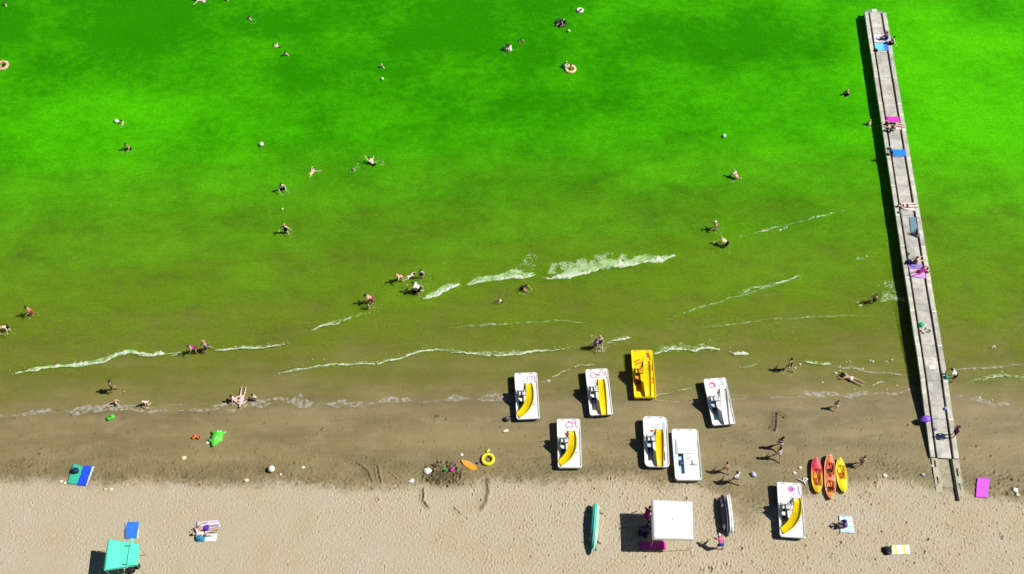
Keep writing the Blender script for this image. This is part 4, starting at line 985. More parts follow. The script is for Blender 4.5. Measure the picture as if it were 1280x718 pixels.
# inflatables and play things
def lofted(name, path, radii, m, label, cat, flat=.5, extra=None, group=None):
    p = path[0]; c_ = sum((Vector(q) for q in path), Vector())/len(path); root = empty(name, c_); tag(root, label, cat, group)
    pp = [Vector(q)-c_ for q in path]; rings = []
    for i, q in enumerate(pp):
        t = (pp[min(i+1, len(pp)-1)]-pp[max(i-1, 0)]).normalized(); s_ = Vector((t.y, -t.x, 0)).normalized()
        rings.append([q+s_*radii[i]*math.cos(a)+Vector((0, 0, radii[i]*flat*math.sin(a))) for a in [6.283*k/12 for k in range(12)]])
    mb = MB(); mb.loft(rings); mb.build('body', m, root, smooth=True)
    return root, c_
lime = mat('lime vinyl', (.10, .68, .05), .4, .12, 4)
pts = [up(G(x, y), .20) for x, y in ((266.5,559.5),(268,556.5),(269.5,553.5),(271,550.5),(272.5,547.5),(274,544),(274.8,541),(275,538.5))]
rt, c_ = lofted('inflatable_float', pts, [.08, .22, .34, .42, .44, .38, .24, .07], lime, 'lime green inflatable animal float lying on the damp sand', 'float', .45)
for sx, k in ((-1, 2), (1, 2), (-1, 5), (1, 5)):
    a = pts[k]-c_; s_ = MB(); s_.tube([(a.x, a.y, a.z), (a.x+sx*.42, a.y+.10, a.z-.04), (a.x+sx*.55, a.y+.22, a.z-.06)], [.14, .10, .05], 8); s_.build('flipper', lime, rt, smooth=True)
for sx in (-.1, .1):
    a = pts[6]-c_; s_ = MB(); s_.ball((a.x+sx, a.y-.05, a.z+.10), .07, 8, 6); s_.build('eye', wb, rt, smooth=True)
a = pts[3]-c_; s_ = MB(); s_.tube([(a.x-.12, a.y-.2, a.z+.17), (a.x, a.y-.1, a.z+.26), (a.x+.10, a.y+.15, a.z+.18)], .025, 6); s_.build('grip', white, rt)
def board(px, py, L_, W_, rz, m, label, cat='bodyboard', name='bodyboard', mi2=None):
    p = up(G(px, py), .05); root = empty(name, p, R(rz)); tag(root, label, cat); mb = MB(); rings = []
    for i in range(13):
        t = -1+i/6; w_ = W_/2*max(.05, (1-abs(t)**3))**.7*(1-.12*t); rings.append([Vector((w_*cx, t*L_/2, .03*cz+.06*max(0, t)**2)) for cx, cz in ((-1, 0), (-.8, 1), (.8, 1), (1, 0), (.8, -1), (-.8, -1))])
    mb.loft(rings); mb.build('board', m, root, smooth=False); r_ = MB(); r_.tube(smooth_path([(0, L_*.25, .04), (.12, L_*.1, .08), (.05, -.1, .05)], 4), .014, 5); r_.build('leash', mi2 or white, root)
board(586.5, 582, 1.35, .50, 58, mat('tangerine foam', (.82, .36, .02), .6, .1, 5), 'tangerine bodyboard lying beside the dug pit')
board(261.5, 552, .55, .26, -38, mat('ivory foam', (.74, .72, .62), .6), 'small ivory bodyboard touching the lime green float')
rt, c_ = lofted('inflatable_float', [up(D(1149.5,524.5), .02), up(D(1152,525), .06), up(D(1155,525), .10), up(D(1158,524.5), .12), up(D(1161,523.5), .12), up(D(1162.5,523), .1)], [.08, .22, .28, .28, .22, .07], mat('violet vinyl', (.24, .08, .72), .4, .15, 5), 'violet inflatable float hanging over the left edge of the jetty', 'float', .5)
s_ = MB(); s_.tube([(-.3, .05, .16), (.0, .0, .2), (.3, -.02, .2)], .04, 6); s_.build('stripe', mat('lilac vinyl', (.5, .25, .8), .4), rt, smooth=True)
def toy(px, py, m, label, shape='bucket', sc_=1.0, cat='toy', on=None, group=None):
    p = (on or G)(px, py); root = empty('toy_bucket' if shape == 'bucket' else 'beach_toy', p, R(random.uniform(0, 90))); tag(root, label, cat, group); mb = MB(); s_ = sc_
    if shape == 'bucket':
        mb.loft([[Vector((r*s_*math.cos(a), r*s_*math.sin(a), z*s_)) for a in [6.283*i/14 for i in range(14)]] for r, z in ((.09, 0), (.13, .22), (.145, .22), (.145, .24), (.12, .24), (.085, .03))]); mb.build('pail', m, root, smooth=False)
        h = MB(); h.tube([(.13*s_*math.cos(a), .02, (.23+.1*math.sin(a))*s_) for a in [math.pi*i/8 for i in range(9)]], .008, 5); h.build('handle', white, root)
    else:
        mb.loft([rr(.34*s_, .18*s_, .07*s_, .0, 4), rr(.42*s_, .24*s_, .09*s_, .10*s_, 4), rr(.36*s_, .20*s_, .08*s_, .15*s_, 4)]); mb.build('body', m, root, smooth=True)
        h = MB(); h.ball((.08*s_, 0, .18*s_), .08*s_, 8, 6); h.build('knob', m, root, smooth=True)
toy(243, 547, orange, 'orange toy boat left of the lime green float', 'boat', 1.0); toy(249, 548, orange, 'small orange toy pail nearest the lime green float', 'bucket', .9)
toy(139, 523, mat('grass green vinyl', (.08, .60, .04), .4), 'grass green toy boat at the wet edge below the seated toddlers', 'boat', 1.5)
toy(610, 564, mat('lemon vinyl', (.82, .74, .02), .4), 'small yellow toy boat just above the yellow ring', 'boat', .8)
toy(557, 588, mat('grass green vinyl', (.08, .60, .04), .4), 'tiny green pail in the dug pit', 'bucket', .8); toy(565, 587, magenta_print, 'magenta beach toy inside the dug pit', 'boat', .9); toy(598, 579, pink_print, 'little pink pail right of the tangerine bodyboard', 'bucket', .7)
paper = mat('crumpled white paper', (.78, .77, .70), .9, .1, 8); beige_p = mat('cream paper', (.74, .64, .40), .9, .1, 8)
def scrap(px, py, s_, m, label, cat='litter', on=G, group=None, seed=0):
    rnd = random.Random(int(px*13+py)); p = on(px, py); mb = MB(); n = 9; rings = []
    for k, (z, r) in enumerate(((0, .9), (.25, 1), (.5, .75), (.62, .3))):
        rings.append([Vector((s_*r*math.cos(a)*rnd.uniform(.65, 1.25), s_*r*math.sin(a)*rnd.uniform(.55, 1.1), s_*z*rnd.uniform(.7, 1.2)+.015)) for a in [6.283*i/n for i in range(n)]])
    mb.loft(rings); tag(mb.build('paper_scrap' if cat == 'litter' else 'shell', m, None, p, 0, False), label, cat, group)
GL = 'pale scraps scattered on the sand'
for px, py, s_, m, lab in ((514.5,602,.20,paper,'crumpled white paper left of the dug pit'), (534.5,589,.30,paper,'flat white heap at the pit rim, left side'), (577,569,.13,paper,'white scrap above the tangerine bodyboard'),
    (631,539.5,.13,paper,'white scrap lying left of the scrawl marked pedal boat'), (633.5,538.5,.13,paper,'second white scrap of the pair left of the scrawl marked boat'), (230,573,.20,beige_p,'cream folded paper on the damp sand under the lime float'), (308,601,.18,beige_p,'cream paper at the edge of the dry sand'),
    (351,593.5,.10,paper,'white scrap right of the mint ball'), (379,584.5,.13,paper,'white scrap beside the small hole'), (77,602,.15,paper,'white scrap left of the sea green towel'), (81.5,604,.11,paper,'tiny white scrap touching the sea green towel corner'),
    (139,612,.13,paper,'white crumb of litter right of the royal blue towel'), (132,612,.13,beige_p,'cream crumb of litter under the royal blue towel'), (1106,595,.18,paper,'white litter at the dry sand edge right of the kayaks'), (1165,583,.15,paper,'white scrap left of the jetty foot'),
    (1269,613,.22,paper,'white litter at the far right edge of the beach'), (1272,619,.15,beige_p,'cream litter at the far right edge of the beach'), (993,592,.15,paper,'white scrap above the ring marked boat'), (1000,585,.14,beige_p,'cream scrap left of the kayaks'), (403,538,.12,mat('brown pebble', (.25,.2,.14), .8),'pale pebble on the damp sand at mid left')):
    scrap(px, py, s_, m, lab, group=GL)
mb = MB(); mb.add([(-.26,-.17,0),(.26,-.17,0.01),(.26,.17,.0),(-.26,.17,.012),(-.26,-.17,.006),(.26,-.17,.016),(.26,.17,.006),(-.26,.17,.018)], [(3,2,1,0),(4,5,6,7),(0,1,5,4),(1,2,6,5),(2,3,7,6),(3,0,4,7)])
tag(mb.build('paper_sheet', paper, None, up(D(1165, 459.5), .018), rzp), 'white sheet of paper lying flat on the jetty', 'paper')
def sandals(px, py, m, label, rz):
    p = up(D(px, py), .014); root = empty('flip_flop', p, R(rz)); tag(root, label, 'sandal', 'sandals left on the jetty'); s_ = MB(); s_.loft([rr(.11, .27, .05, 0, 4), rr(.115, .28, .05, .03, 4)]); s_.build('sole', m, root)
    q = MB(); q.tube([(-.05, .0, .03), (0, .07, .065), (.05, .0, .03)], .012, 5); q.build('strap', black, root)
fl_m = mat('brown sole', (.30, .20, .13), .8); gr_m = mat('grey sole', (.22, .22, .22), .8)
for i_, (px, py, m, rz_, lab) in enumerate(((1151.5,414.5,red_print,20,'reddish sandal below the emerald bag'),(1154,417,gr_m,70,'grey sandal lying crosswise, lower one of the group'),(1157,411.5,gr_m,-30,'grey sandal nearest the emerald bag'),(1160,415.5,fl_m,80,'brown sandal furthest to the right of the group'),(1162,413.5,fl_m,40,'brown sandal near the right gap'))):
    sandals(px, py, m, lab, rz_)
# folding chairs and cooler in the canopy's shade
def chair(px, py, rz, m, label):
    p = G(px, py); root = empty('folding_chair', p, R(rz)); tag(root, label, 'chair', 'folding chairs in the shade of the white canopy')
    s_ = MB(); s_.box((0, 0, .34), (.5, .46, .03)); s_.build('seat', m, root); b_ = MB(); b_.box((0, -.30, .62), (.5, .03, .55), M=Matrix.Rotation(R(14), 3, 'X')); b_.build('backrest', m, root)
    for x in (-.25, .25):
        for a, b2 in (((x, .24, 0), (x, -.22, .36)), ((x, -.26, 0), (x, .22, .36))):
            l = MB(); l.tube([a, b2], .014, 6); l.build('leg', steel, root)
        l = MB(); l.tube([(x, -.2, .56), (x, .2, .56)], .02, 6); l.build('armrest', steel, root)
chair(811, 662, 95, mat('royal blue canvas', (.03, .07, .35), .8), 'royal blue folding chair at the shaded left edge of the canopy'); chair(803, 671, 70, mat('charcoal canvas', (.05, .05, .06), .8), 'charcoal folding chair further left in the canopy shade')
p = G(822, 668); root = empty('cool_box', p, .3); tag(root, 'pale cool box beneath the white canopy', 'cool box'); q = MB(); q.loft([rr(.5, .34, .05, 0, 3), rr(.54, .36, .05, .34, 3)]); q.build('box', mat('pale blue box', (.4, .5, .6), .5), root); q = MB(); q.loft([rr(.57, .39, .05, .345, 3), rr(.55, .37, .05, .42, 3)]); q.build('lid', white, root)

# ------------------------------------------------------------------ people
def skinned(name, pts, edges, radii, sub=1, root_i=0):
    me = bpy.data.meshes.new(name); me.from_pydata([tuple(p) for p in pts], edges, [])
    o = bpy.data.objects.new(name, me); COL.objects.link(o)
    md = o.modifiers.new('s', 'SKIN'); md.use_smooth_shade = True
    for i, r in enumerate(radii):
        sv = me.skin_vertices[0].data[i]; sv.radius = r if isinstance(r, tuple) else (r, r); sv.use_root = (i == root_i)
    sb = o.modifiers.new('u', 'SUBSURF'); sb.levels = sub; sb.render_levels = sub
    dg = bpy.context.evaluated_depsgraph_get(); m2 = bpy.data.meshes.new_from_object(o.evaluated_get(dg))
    bpy.data.objects.remove(o); bpy.data.meshes.remove(me); m2.name = name
    return m2
def V(*a): return Vector(a)
def U(v): return Vector(v).normalized()
POSES = {
 'stand': dict(),
 'hips': dict(ua=((-.75,-.1,-.65),(.75,-.1,-.65)), fa=((.6,.45,-.5),(-.6,.45,-.5))),
 'walk': dict(th=((-.05,.45,-.9),(.05,-.32,-.95)), sh=((0,.1,-1),(0,-.62,-.8)), ua=((-.2,-.35,-.9),(.2,.38,-.9)), fa=((-.1,.1,-1),(.1,.7,-.7)), bend=6),
 'wade': dict(th=((-.12,.2,-.97),(.12,-.1,-.98)), sh=((0,-.1,-1),(0,-.2,-1)), ua=((-.4,.25,-.85),(.45,.2,-.85)), fa=((.1,.85,-.3),(-.1,.8,-.4)), bend=16),
 'arms_out': dict(ua=((-.75,.2,-.5),(.6,.2,-.75)), fa=((-.7,.5,.3),(.3,.8,-.3)), th=((-.15,.1,-1),(.15,-.1,-1))),
 'reach': dict(ua=((-.35,.3,.9),(.6,.3,-.6)), fa=((-.2,.5,.85),(.4,.8,-.2)), bend=15),
 'bend': dict(bend=72, th=((-.14,.1,-1),(.14,-.05,-1)), ua=((-.25,.3,-.95),(.25,.3,-.95)), fa=((0,.1,-1),(0,.1,-1))),
 'stoop': dict(bend=48, th=((-.22,.2,-1),(.22,-.1,-1)), sh=((-.05,-.1,-1),(.05,-.25,-1)), ua=((-.45,.5,-.7),(.45,.5,-.7)), fa=((.1,.5,-.8),(-.1,.5,-.8))),
 'crouch': dict(bend=40, th=((-.28,.9,.15),(.28,.9,.15)), sh=((0,-.35,-.95),(0,-.35,-.95)), ua=((-.3,.7,-.6),(.3,.7,-.6)), fa=((.2,.8,-.5),(-.2,.8,-.5))),
 'kneel': dict(bend=35, th=((-.15,.45,-.9),(.15,.45,-.9)), sh=((0,-1,-.1),(0,-1,-.1)), ua=((-.25,.4,-.9),(.25,.4,-.9)), fa=((0,.3,-.95),(0,.3,-.95))),
 'sit': dict(bend=-12, th=((-.18,.98,.12),(.18,.98,.12)), sh=((-.05,.98,-.22),(.05,.98,-.22)), ua=((-.4,-.45,-.85),(.4,-.45,-.85)), fa=((-.1,-.25,-.95),(.1,-.25,-.95))),
 'hug': dict(bend=18, th=((-.15,.75,.62),(.15,.75,.62)), sh=((0,.35,-.93),(0,.35,-.93)), ua=((-.2,.75,-.6),(.2,.75,-.6)), fa=((.35,.8,.0),(-.35,.8,.0))),
 'edge_sit': dict(bend=14, th=((-.15,.98,.05),(.15,.98,.05)), sh=((0,.15,-1),(0,.25,-1)), ua=((-.3,.2,-.95),(.3,.2,-.95)), fa=((.1,.7,-.6),(-.1,.7,-.6))),
 'lie_back': dict(pitch=90, th=((-.14,.05,-1),(.14,0,-1)), sh=((0,0,-1),(0,0,-1)), ua=((-.7,0,-.7),(.7,0,-.7)), fa=((-.1,.05,-1),(.1,.05,-1))),
 'lie_knee': dict(pitch=90, th=((-.14,.05,-1),(.14,.72,-.7)), sh=((0,0,-1),(0,-.75,-.66)), ua=((-.8,0,.5),(.7,0,-.7)), fa=((.5,.1,.8),(-.6,.5,-.5))),
 'lie_front': dict(pitch=-90, th=((-.12,0,-1),(.12,0,-1)), sh=((0,-.04,-1),(0,-.04,-1)), ua=((-.75,.15,.62),(.75,.15,.62)), fa=((.5,.1,.85),(-.5,.1,.85))),
 'swim': dict(pitch=-78, th=((-.15,0,-1),(.10,-.10,-1)), sh=((-.05,-.1,-1),(.05,-.2,-1)), ua=((-.35,.35,.75),(.85,.1,.3)), fa=((.3,.3,.8),(.5,.2,.6))),
 'float': dict(pitch=75, th=((-.25,.2,-1),(.25,.1,-1)), sh=((-.1,-.2,-1),(.1,-.2,-1)), ua=((-.9,0,.2),(.9,0,.1)), fa=((-.8,.1,.4),(.8,.1,.4))),
 'tread': dict(bend=12, th=((-.25,.5,-.8),(.25,.3,-.9)), sh=((0,-.4,-.9),(0,-.5,-.9)), ua=((-.5,.55,-.55),(.6,.45,-.5)), fa=((.3,.9,.1),(-.2,.95,.1))),
 'dive': dict(bend=20, pitch=-25, th=((-.2,.1,-1),(.2,-.1,-1)), sh=((0,-.4,-.9),(0,-.4,-.9)), ua=((-.3,.2,.95),(.8,.5,-.1)), fa=((.1,.5,.85),(.5,.8,-.1))),
}
BODY = {}
def make_pose(name):
    if name in BODY: return BODY[name]
    d = POSES[name]; b_ = R(d.get('bend', 0)); pit = R(d.get('pitch', 0))
    th = d.get('th', ((-.10,.02,-1),(.10,.02,-1))); sh = d.get('sh', ((0,-.03,-1),(0,-.03,-1))); ua = d.get('ua', ((-.28,0,-.95),(.28,0,-.95))); fa = d.get('fa', ((-.08,.2,-.97),(.08,.2,-.97)))
    sd = V(0, math.sin(b_), math.cos(b_)); sf = V(0, math.cos(b_), -math.sin(b_)); hd = V(0, math.sin(b_*.55), math.cos(b_*.55)); hf = V(0, math.cos(b_*.55), -math.sin(b_*.55))
    pts, ed, ra = [], [], []
    def add(p, r, par=None): pts.append(V(*p)); ra.append(r); i = len(pts)-1; ed.append((par, i)) if par is not None else None; return i
    pel = add((0, 0, 0), (.15, .105)); wa = add(sd*.17, (.125, .09), pel); che = add(sd*.36, (.155, .105), wa); nb = add(sd*.47, (.085, .07), che); nk = add(sd*.47+hd*.09, .052, nb)
    jaw = add(pts[nk]+hd*.05+hf*.02, (.062, .07), nk); mid = add(pts[nk]+hd*.13+hf*.015, (.076, .092), jaw); top = add(pts[nk]+hd*.215+hf*.005, (.055, .065), mid)
    info = dict(head=pts[mid].copy(), hd=hd, hf=hf, sd=sd, sf=sf, pel=pts[pel], che=pts[che], nb=pts[nb], legs=[], arms=[])
    hands = []
    for s_ in (0, 1):
        sx = -1 if s_ == 0 else 1
        S_ = add(sd*.44+V(sx*.17, 0, 0), .058, che); E_ = add(pts[S_]+U(ua[s_])*.28, .040, S_); W_ = add(pts[E_]+U(fa[s_])*.24, .028, E_); info['arms'].append((pts[S_], pts[E_]))
        H_ = add(pts[W_]+U(fa[s_])*.075, (.036, .022), W_); hands.append((pts[H_], U(fa[s_]), sx))
        hip = add(V(sx*.095, 0, -.05), .098, pel); kn = add(pts[hip]+U(th[s_])*.41, .056, hip); an = add(pts[kn]+U(sh[s_])*.40, .036, kn); info['legs'].append((pts[hip], pts[kn]))
        cf = pts[kn].lerp(pts[an], .3)-V(0, .015, 0); 
        sv = U(sh[s_]); fdir = (V(0, 1, 0)-sv*sv.y); fdir = fdir.normalized() if fdir.length > .3 else V(0, 0, 1)
        if 'lie' in name or name in ('swim', 'float'): fdir = (sv+fdir*.5).normalized() if d.get('pitch', 0) < 0 else (fdir+sv*.3).normalized()
        heel = add(pts[an]+sv*.05-fdir*.02, .036, an); toe = add(pts[heel]+fdir*.17, (.040, .022), heel)
    bm_ = MB()
    Rp = Matrix.Rotation(pit, 3, 'X')
    me = skinned('person_body', [Rp@p for p in pts], ed, ra)
    # nose, ears, eyes and the five fingers of each hand go into the same mesh
    H0, f, u_ = info['head'], info['hf'], info['hd']; r_ = V(1, 0, 0)
    bm_.ball(H0+f*.095-u_*.01, (.014, .02, .022), 6, 4); 
    for sx in (-1, 1):
        bm_.ball(H0+r_*sx*.078-u_*.005, (.012, .02, .03), 6, 4); bm_.ball(H0+f*.084+r_*sx*.03+u_*.022, .011, 6, 4, 1)
    bm_.ball(H0+f*.082-u_*.055, (.025, .012, .007), 6, 4, 2)
    for hp, dr, sx in hands:
        sdv = dr.cross(V(0, 1, 0)); sdv = sdv.normalized() if sdv.length > .1 else V(1, 0, 0); nv = dr.cross(sdv).normalized()
        for k, ln in enumerate((.070, .080, .076, .060)):
            b0 = hp+sdv*(-.027+.018*k)+dr*.015; bm_.tube([b0, b0+dr*ln*.55+nv*.004, b0+dr*ln+nv*.02], [.0095, .0085, .006], 5)
        b0 = hp-sdv*.03-dr*.02; bm_.tube([b0, b0-sdv*.03+dr*.03+nv*.008, b0-sdv*.035+dr*.06+nv*.014], [.011, .010, .007], 5)
    tmp = bpy.data.meshes.new('t'); tmp.from_pydata([tuple(Rp@Vector(v)) for v in bm_.v], [], bm_.f); tmp.polygons.foreach_set('material_index', bm_.m)
    bm = bmesh.new(); bm.from_mesh(me); bm.from_mesh(tmp); bmesh.ops.recalc_face_normals(bm, faces=bm.faces); bm.to_mesh(me); bm.free(); bpy.data.meshes.remove(tmp)
    me.polygons.foreach_set('use_smooth', [True]*len(me.polygons))
    for m_ in ('skin', 'eye', 'lip'): me.materials.append(None)
    zs = [v.co.z for v in me.vertices]; info['zmin'] = min(zs); info['Rp'] = Rp
    def mk(nm, mb):
        q = bpy.data.meshes.new(nm); q.from_pydata([tuple(Rp@Vector(v)) for v in mb.v], [], mb.f); q.polygons.foreach_set('use_smooth', [True]*len(mb.f)); q.materials.append(None); return q
    G_ = {}
    def hair(long):
        mb = MB(); n, k = 14, 7; rings = []
        for i in range(1, k+1):
            a = math.pi*.62*i/k; rr_ = math.sin(a)
            rings.append([H0+u_*(.02+.108*math.cos(a))+r_*.094*rr_*math.cos(t)+f*(.108*rr_*math.sin(t)-.012)+(u_*(.07*max(0, math.sin(t))) if i > 4 else V(0, 0, 0)) for t in [6.283*j/n for j in range(n)]])
        mb.loft(rings, True, True)
        if long: mb.tube([H0-f*.07+u_*.03, H0-f*.11-u_*.08, H0-f*.10-u_*.20, H0-f*.08-u_*.30], [.075, .085, .07, .03], 10)
        return mk('hair', mb)
    def ringt(c, ax, sf_, rx, ry, n=12): 
        x = V(1, 0, 0); y = ax.cross(x).normalized(); return [c+x*rx*math.cos(t)+y*ry*math.sin(t) for t in [6.283*j/n for j in range(n)]]
    def shorts(ln, loose):
        mb = MB(); mb.loft([ringt(V(0,0,-.10), V(0,0,1), 0, .175*loose, .135*loose), ringt(V(0,0,-.03), V(0,0,1), 0, .182*loose, .138*loose), ringt(sd*.05, sd, 0, .168*loose, .126*loose), ringt(sd*.10, sd, 0, .152, .115)])
        for hp, kn in info['legs']:
            dv = (kn-hp).normalized(); mb.tube([hp+dv*-.03, hp+dv*.08, hp+dv*ln], [.108*loose, .112*loose, .098*loose*(1.0 if ln > .12 else .95)], 12)
        return mk('swim_shorts', mb)
    def suit():
        mb = MB(); mb.loft([ringt(V(0,0,-.11), V(0,0,1), 0, .10, .11), ringt(V(0,0,-.04), V(0,0,1), 0, .178, .130), ringt(sd*.06, sd, 0, .160, .118), ringt(sd*.17, sd, 0, .137, .104), ringt(sd*.30, sd, 0, .160, .122), ringt(sd*.38, sd, 0, .150, .122)])
        for sx in (-1, 1): mb.tube([sd*.37+r_*sx*.09+sf*.10, sd*.48+r_*sx*.095+sf*.03, sd*.44+r_*sx*.09-sf*.10], .016, 6)
        return mk('swimsuit', mb)
    def bik():
        mb = MB(); mb.loft([ringt(V(0,0,-.11), V(0,0,1), 0, .10, .11), ringt(V(0,0,-.04), V(0,0,1), 0, .178, .132), ringt(sd*.04, sd, 0, .168, .125)])
        mb.loft([ringt(sd*.27, sd, 0, .158, .122), ringt(sd*.36, sd, 0, .164, .126)])
        return mk('bikini', mb)
    def shirt():
        mb = MB(); mb.loft([ringt(V(0,0,-.06), V(0,0,1), 0, .185, .145), ringt(sd*.12, sd, 0, .165, .125), ringt(sd*.30, sd, 0, .178, .132), ringt(sd*.43, sd, 0, .172, .110), ringt(sd*.49, sd, 0, .085, .075)])
        for a, b2 in info['arms']: mb.tube([a.lerp(b2, -.12), a.lerp(b2, .3), a.lerp(b2, .62)], [.082, .076, .070], 10)
        return mk('shirt', mb)
    info['mk'] = dict(hair=lambda: hair(False), long=lambda: hair(True), trunks=lambda: shorts(.22, 1.06), briefs=lambda: shorts(.06, 1.0), suit=suit, bikini=bik, shirt=shirt); info['cache'] = {}
    BODY[name] = (me, info); return BODY[name]
eye_m = mat('dark eye', (.02, .015, .012), .3); lip_m = mat('lip', (.45, .17, .14), .6)
SK = {'p': mat('pale skin', (.74, .53, .42), .55, .06, 8), 'm': mat('tanned skin', (.55, .34, .23), .55, .08, 8), 'd': mat('deep tanned skin', (.36, .20, .13), .55, .08, 8)}
HR = {'b': mat('black hair', (.012, .010, .009), .6, .2, 20), 'n': mat('brown hair', (.07, .04, .022), .6, .2, 20), 'y': mat('blond hair', (.52, .38, .17), .6, .2, 20), 'w': mat('white cap', (.8, .8, .76), .8)}
CL = {'k': (.015,.015,.018), 'b': (.03,.08,.40), 'v': (.12,.03,.45), 'r': (.60,.03,.05), 'w': (.78,.77,.74), 'p': (.70,.16,.36), 'g': (.10,.45,.12), 'n': (.02,.03,.12), 'c': (.42,.60,.75), 'm': (.35,.03,.20), 'l': (.76,.50,.60), 'y':(.65,.6,.1), 'o': (.24,.20,.17)}
def cloth_col(k): return mat('cloth '+k, CL[k], .85, .12, 10, .05)
BATH = 'bathers in and beside the water'; SUNB = 'people on the sand'; PIERP = 'people on the jetty'
def slot(o, mats):
    for i, m_ in enumerate(mats): o.material_slots[i].link = 'OBJECT'; o.material_slots[i].material = m_
def person(px, py, pose, yaw, label, skin='p', hair='n', long=False, wear=(('trunks', 'k'),), size=1.0, on='g', z=None, group=BATH):
    me, info = make_pose(pose); o = bpy.data.objects.new('person', me); COL.objects.link(o)
    slot(o, [SK[skin], eye_m, lip_m]); k = size
    if on == 'g': p = G(px, py) if gz(*P(px, py).xy) > 0 else None
    elif on == 'd': p = D(px, py)
    else: p = None
    k = size = size*1.05
    if p is None:
        p = P(px, py)
        p.z = gz(p.x, p.y) if on == 'g' else 0
    if on == 'f': zz = z                                   # height of the pelvis against the water level
    else: zz = p.z-info['zmin']*k+(z or 0)
    k = size; o.location = (p.x, p.y, zz); o.rotation_euler.z = R(yaw); o.scale = (k, k, k)
    for kind, m_ in [('long' if long else 'hair', HR[hair])]+[(w_, cloth_col(c)) for w_, c in wear]:
        if kind not in info['cache']: info['cache'][kind] = info['mk'][kind]()
        c_ = bpy.data.objects.new(info['cache'][kind].name.split('.')[0], info['cache'][kind]); COL.objects.link(c_); c_.parent = o; slot(c_, [m_])
    tag(o, label, 'person', group); return o
T = lambda c: (('trunks', c),); S1 = lambda c: (('suit', c),); B2 = lambda c: (('bikini', c),)
# deep water (on='f': pelvis z)
person(8.5, 6, 'tread', 120, 'pale swimmer upright at the top left corner of the water', 'p', 'n', wear=T('k'), on='f', z=-.42)
person(3.5, 82.5, 'float', -70, 'swimmer lying in the salmon ring at the left edge', 'm', 'n', wear=T('k'), on='f', z=-.02, size=.85)
person(253, 1, 'float', -95, 'pale swimmer floating flat on the back at the top edge', 'p', 'y', wear=T('l'), on='f', z=.0)
person(284, 2, 'tread', 0, 'swimmer in a white cap at the top edge', 'p', 'w', wear=S1('g'), on='f', z=-.5)
person(311, 24, 'tread', -60, 'lone swimmer upright below the white capped one', 'p', 'n', wear=T('k'), on='f', z=-.42)
person(349, 59, 'swim', 60, 'swimmer with a curved outstretched arm, left of a pair', 'p', 'b', wear=T('k'), on='f', z=-.10, size=.85)
person(358, 68, 'wade', 170, 'pale bather standing chest deep, right of a pair', 'p', 'b', wear=T('k'), on='f', z=-.28)
person(154.5, 154, 'tread', 90, 'swimmer facing the white ball near the left edge', 'p', 'n', wear=T('k'), on='f', z=-.42)
person(162, 186, 'wade', 140, 'bather wading waist deep below the swimmer with the ball', 'm', 'n', wear=T('k'), z=None)
person(353, 237, 'wade', 200, 'pale bather in dark trunks wading left of the prone swimmer', 'p', 'n', wear=T('k'))
person(388, 218, 'swim', -28, 'dark haired swimmer stretched out prone with legs trailing', 'p', 'b', wear=(('briefs', 'y'),), on='f', z=-.02, size=.95)
person(441, 212, 'tread', 180, 'small child splashing left of a diving bather', 'p', 'n', wear=T('k'), on='f', z=-.12, size=.6)
person(467, 206, 'dive', 45, 'bather throwing one arm up in a splash', 'p', 'n', wear=T('k'), on='f', z=.02)
person(358, 291, 'arms_out', 170, 'blond bather in dark swimsuit wading knee deep with arms out', 'p', 'y', wear=S1('k'))
person(478.5, 83, 'tread', 150, 'swimmer upright just above a pale yellow ball', 'p', 'y', wear=T('g'), on='f', z=-.40)
person(631, 63, 'wade', -60, 'dark haired adult, left one of a family huddle', 'p', 'b', wear=T('w'), on='f', z=-.10)
person(638.5, 63, 'wade', 60, 'pale adult in white, right one of a family huddle', 'p', 'n', wear=(('shirt', 'w'),), on='f', z=-.10)
person(635, 61, 'crouch', 180, 'child in pink held between two adults', 'p', 'b', wear=S1('p'), on='f', z=.30, size=.6)
person(651.5, 51, 'tread', 200, 'child swimming right above the family huddle', 'm', 'b', wear=T('y'), on='f', z=-.2, size=.75)
person(701.5, 30.5, 'tread', 150, 'dark haired bather sitting inside the black swim tube', 'm', 'b', True, wear=S1('k'), on='f', z=-.05, size=.85)
person(725, 14.5, 'tread', 190, 'child inside the small white swim ring', 'm', 'b', wear=S1('r'), on='f', z=-.28, size=.75)
person(705, 83, 'wade', -100, 'bather in a pale blue shirt holding the peach ring', 'p', 'y', wear=(('shirt', 'c'), ('trunks', 'b')), on='f', z=-.12)
person(713.5, 87.5, 'tread', 20, 'child sitting in the peach swim ring', 'm', 'n', wear=S1('o'), on='f', z=.02, size=.72)
person(1060, 118, 'wade', 110, 'bather in black wading chest deep left of the jetty', 'p', 'y', wear=(('shirt', 'k'), ('trunks', 'k')), on='f', z=-.15)
person(1088, 156, 'wade', 60, 'pale bather standing close against the shaded side of the jetty', 'p', 'y', wear=T('w'), on='f', z=-.20)
person(920.5, 224, 'stoop', 40, 'blond bather in pink stooping in knee deep water', 'p', 'y', wear=B2('p'))
person(894.5, 287, 'wade', 100, 'bather in a red swimsuit and pale hat', 'p', 'w', wear=S1('r'))
person(908, 308, 'bend', 60, 'pale bather bending down, below the one in red', 'p', 'y', wear=T('k'))
person(1091.5, 377.5, 'walk', 120, 'child in dark trunks running through spray beside the jetty', 'm', 'b', wear=T('k'), size=.85)
person(503, 350, 'stoop', 120, 'pale bather crouching, left end of a group of five', 'p', 'y', wear=B2('r'), size=.95)
person(511, 346.5, 'swim', -60, 'child swimming in the middle of the group of five', 'p', 'b', wear=T('w'), on='f', z=.02, size=.7)
person(527, 347.5, 'stand', 180, 'dark haired bather in black standing, top right of the group of five', 'p', 'b', wear=S1('k'), size=.9)
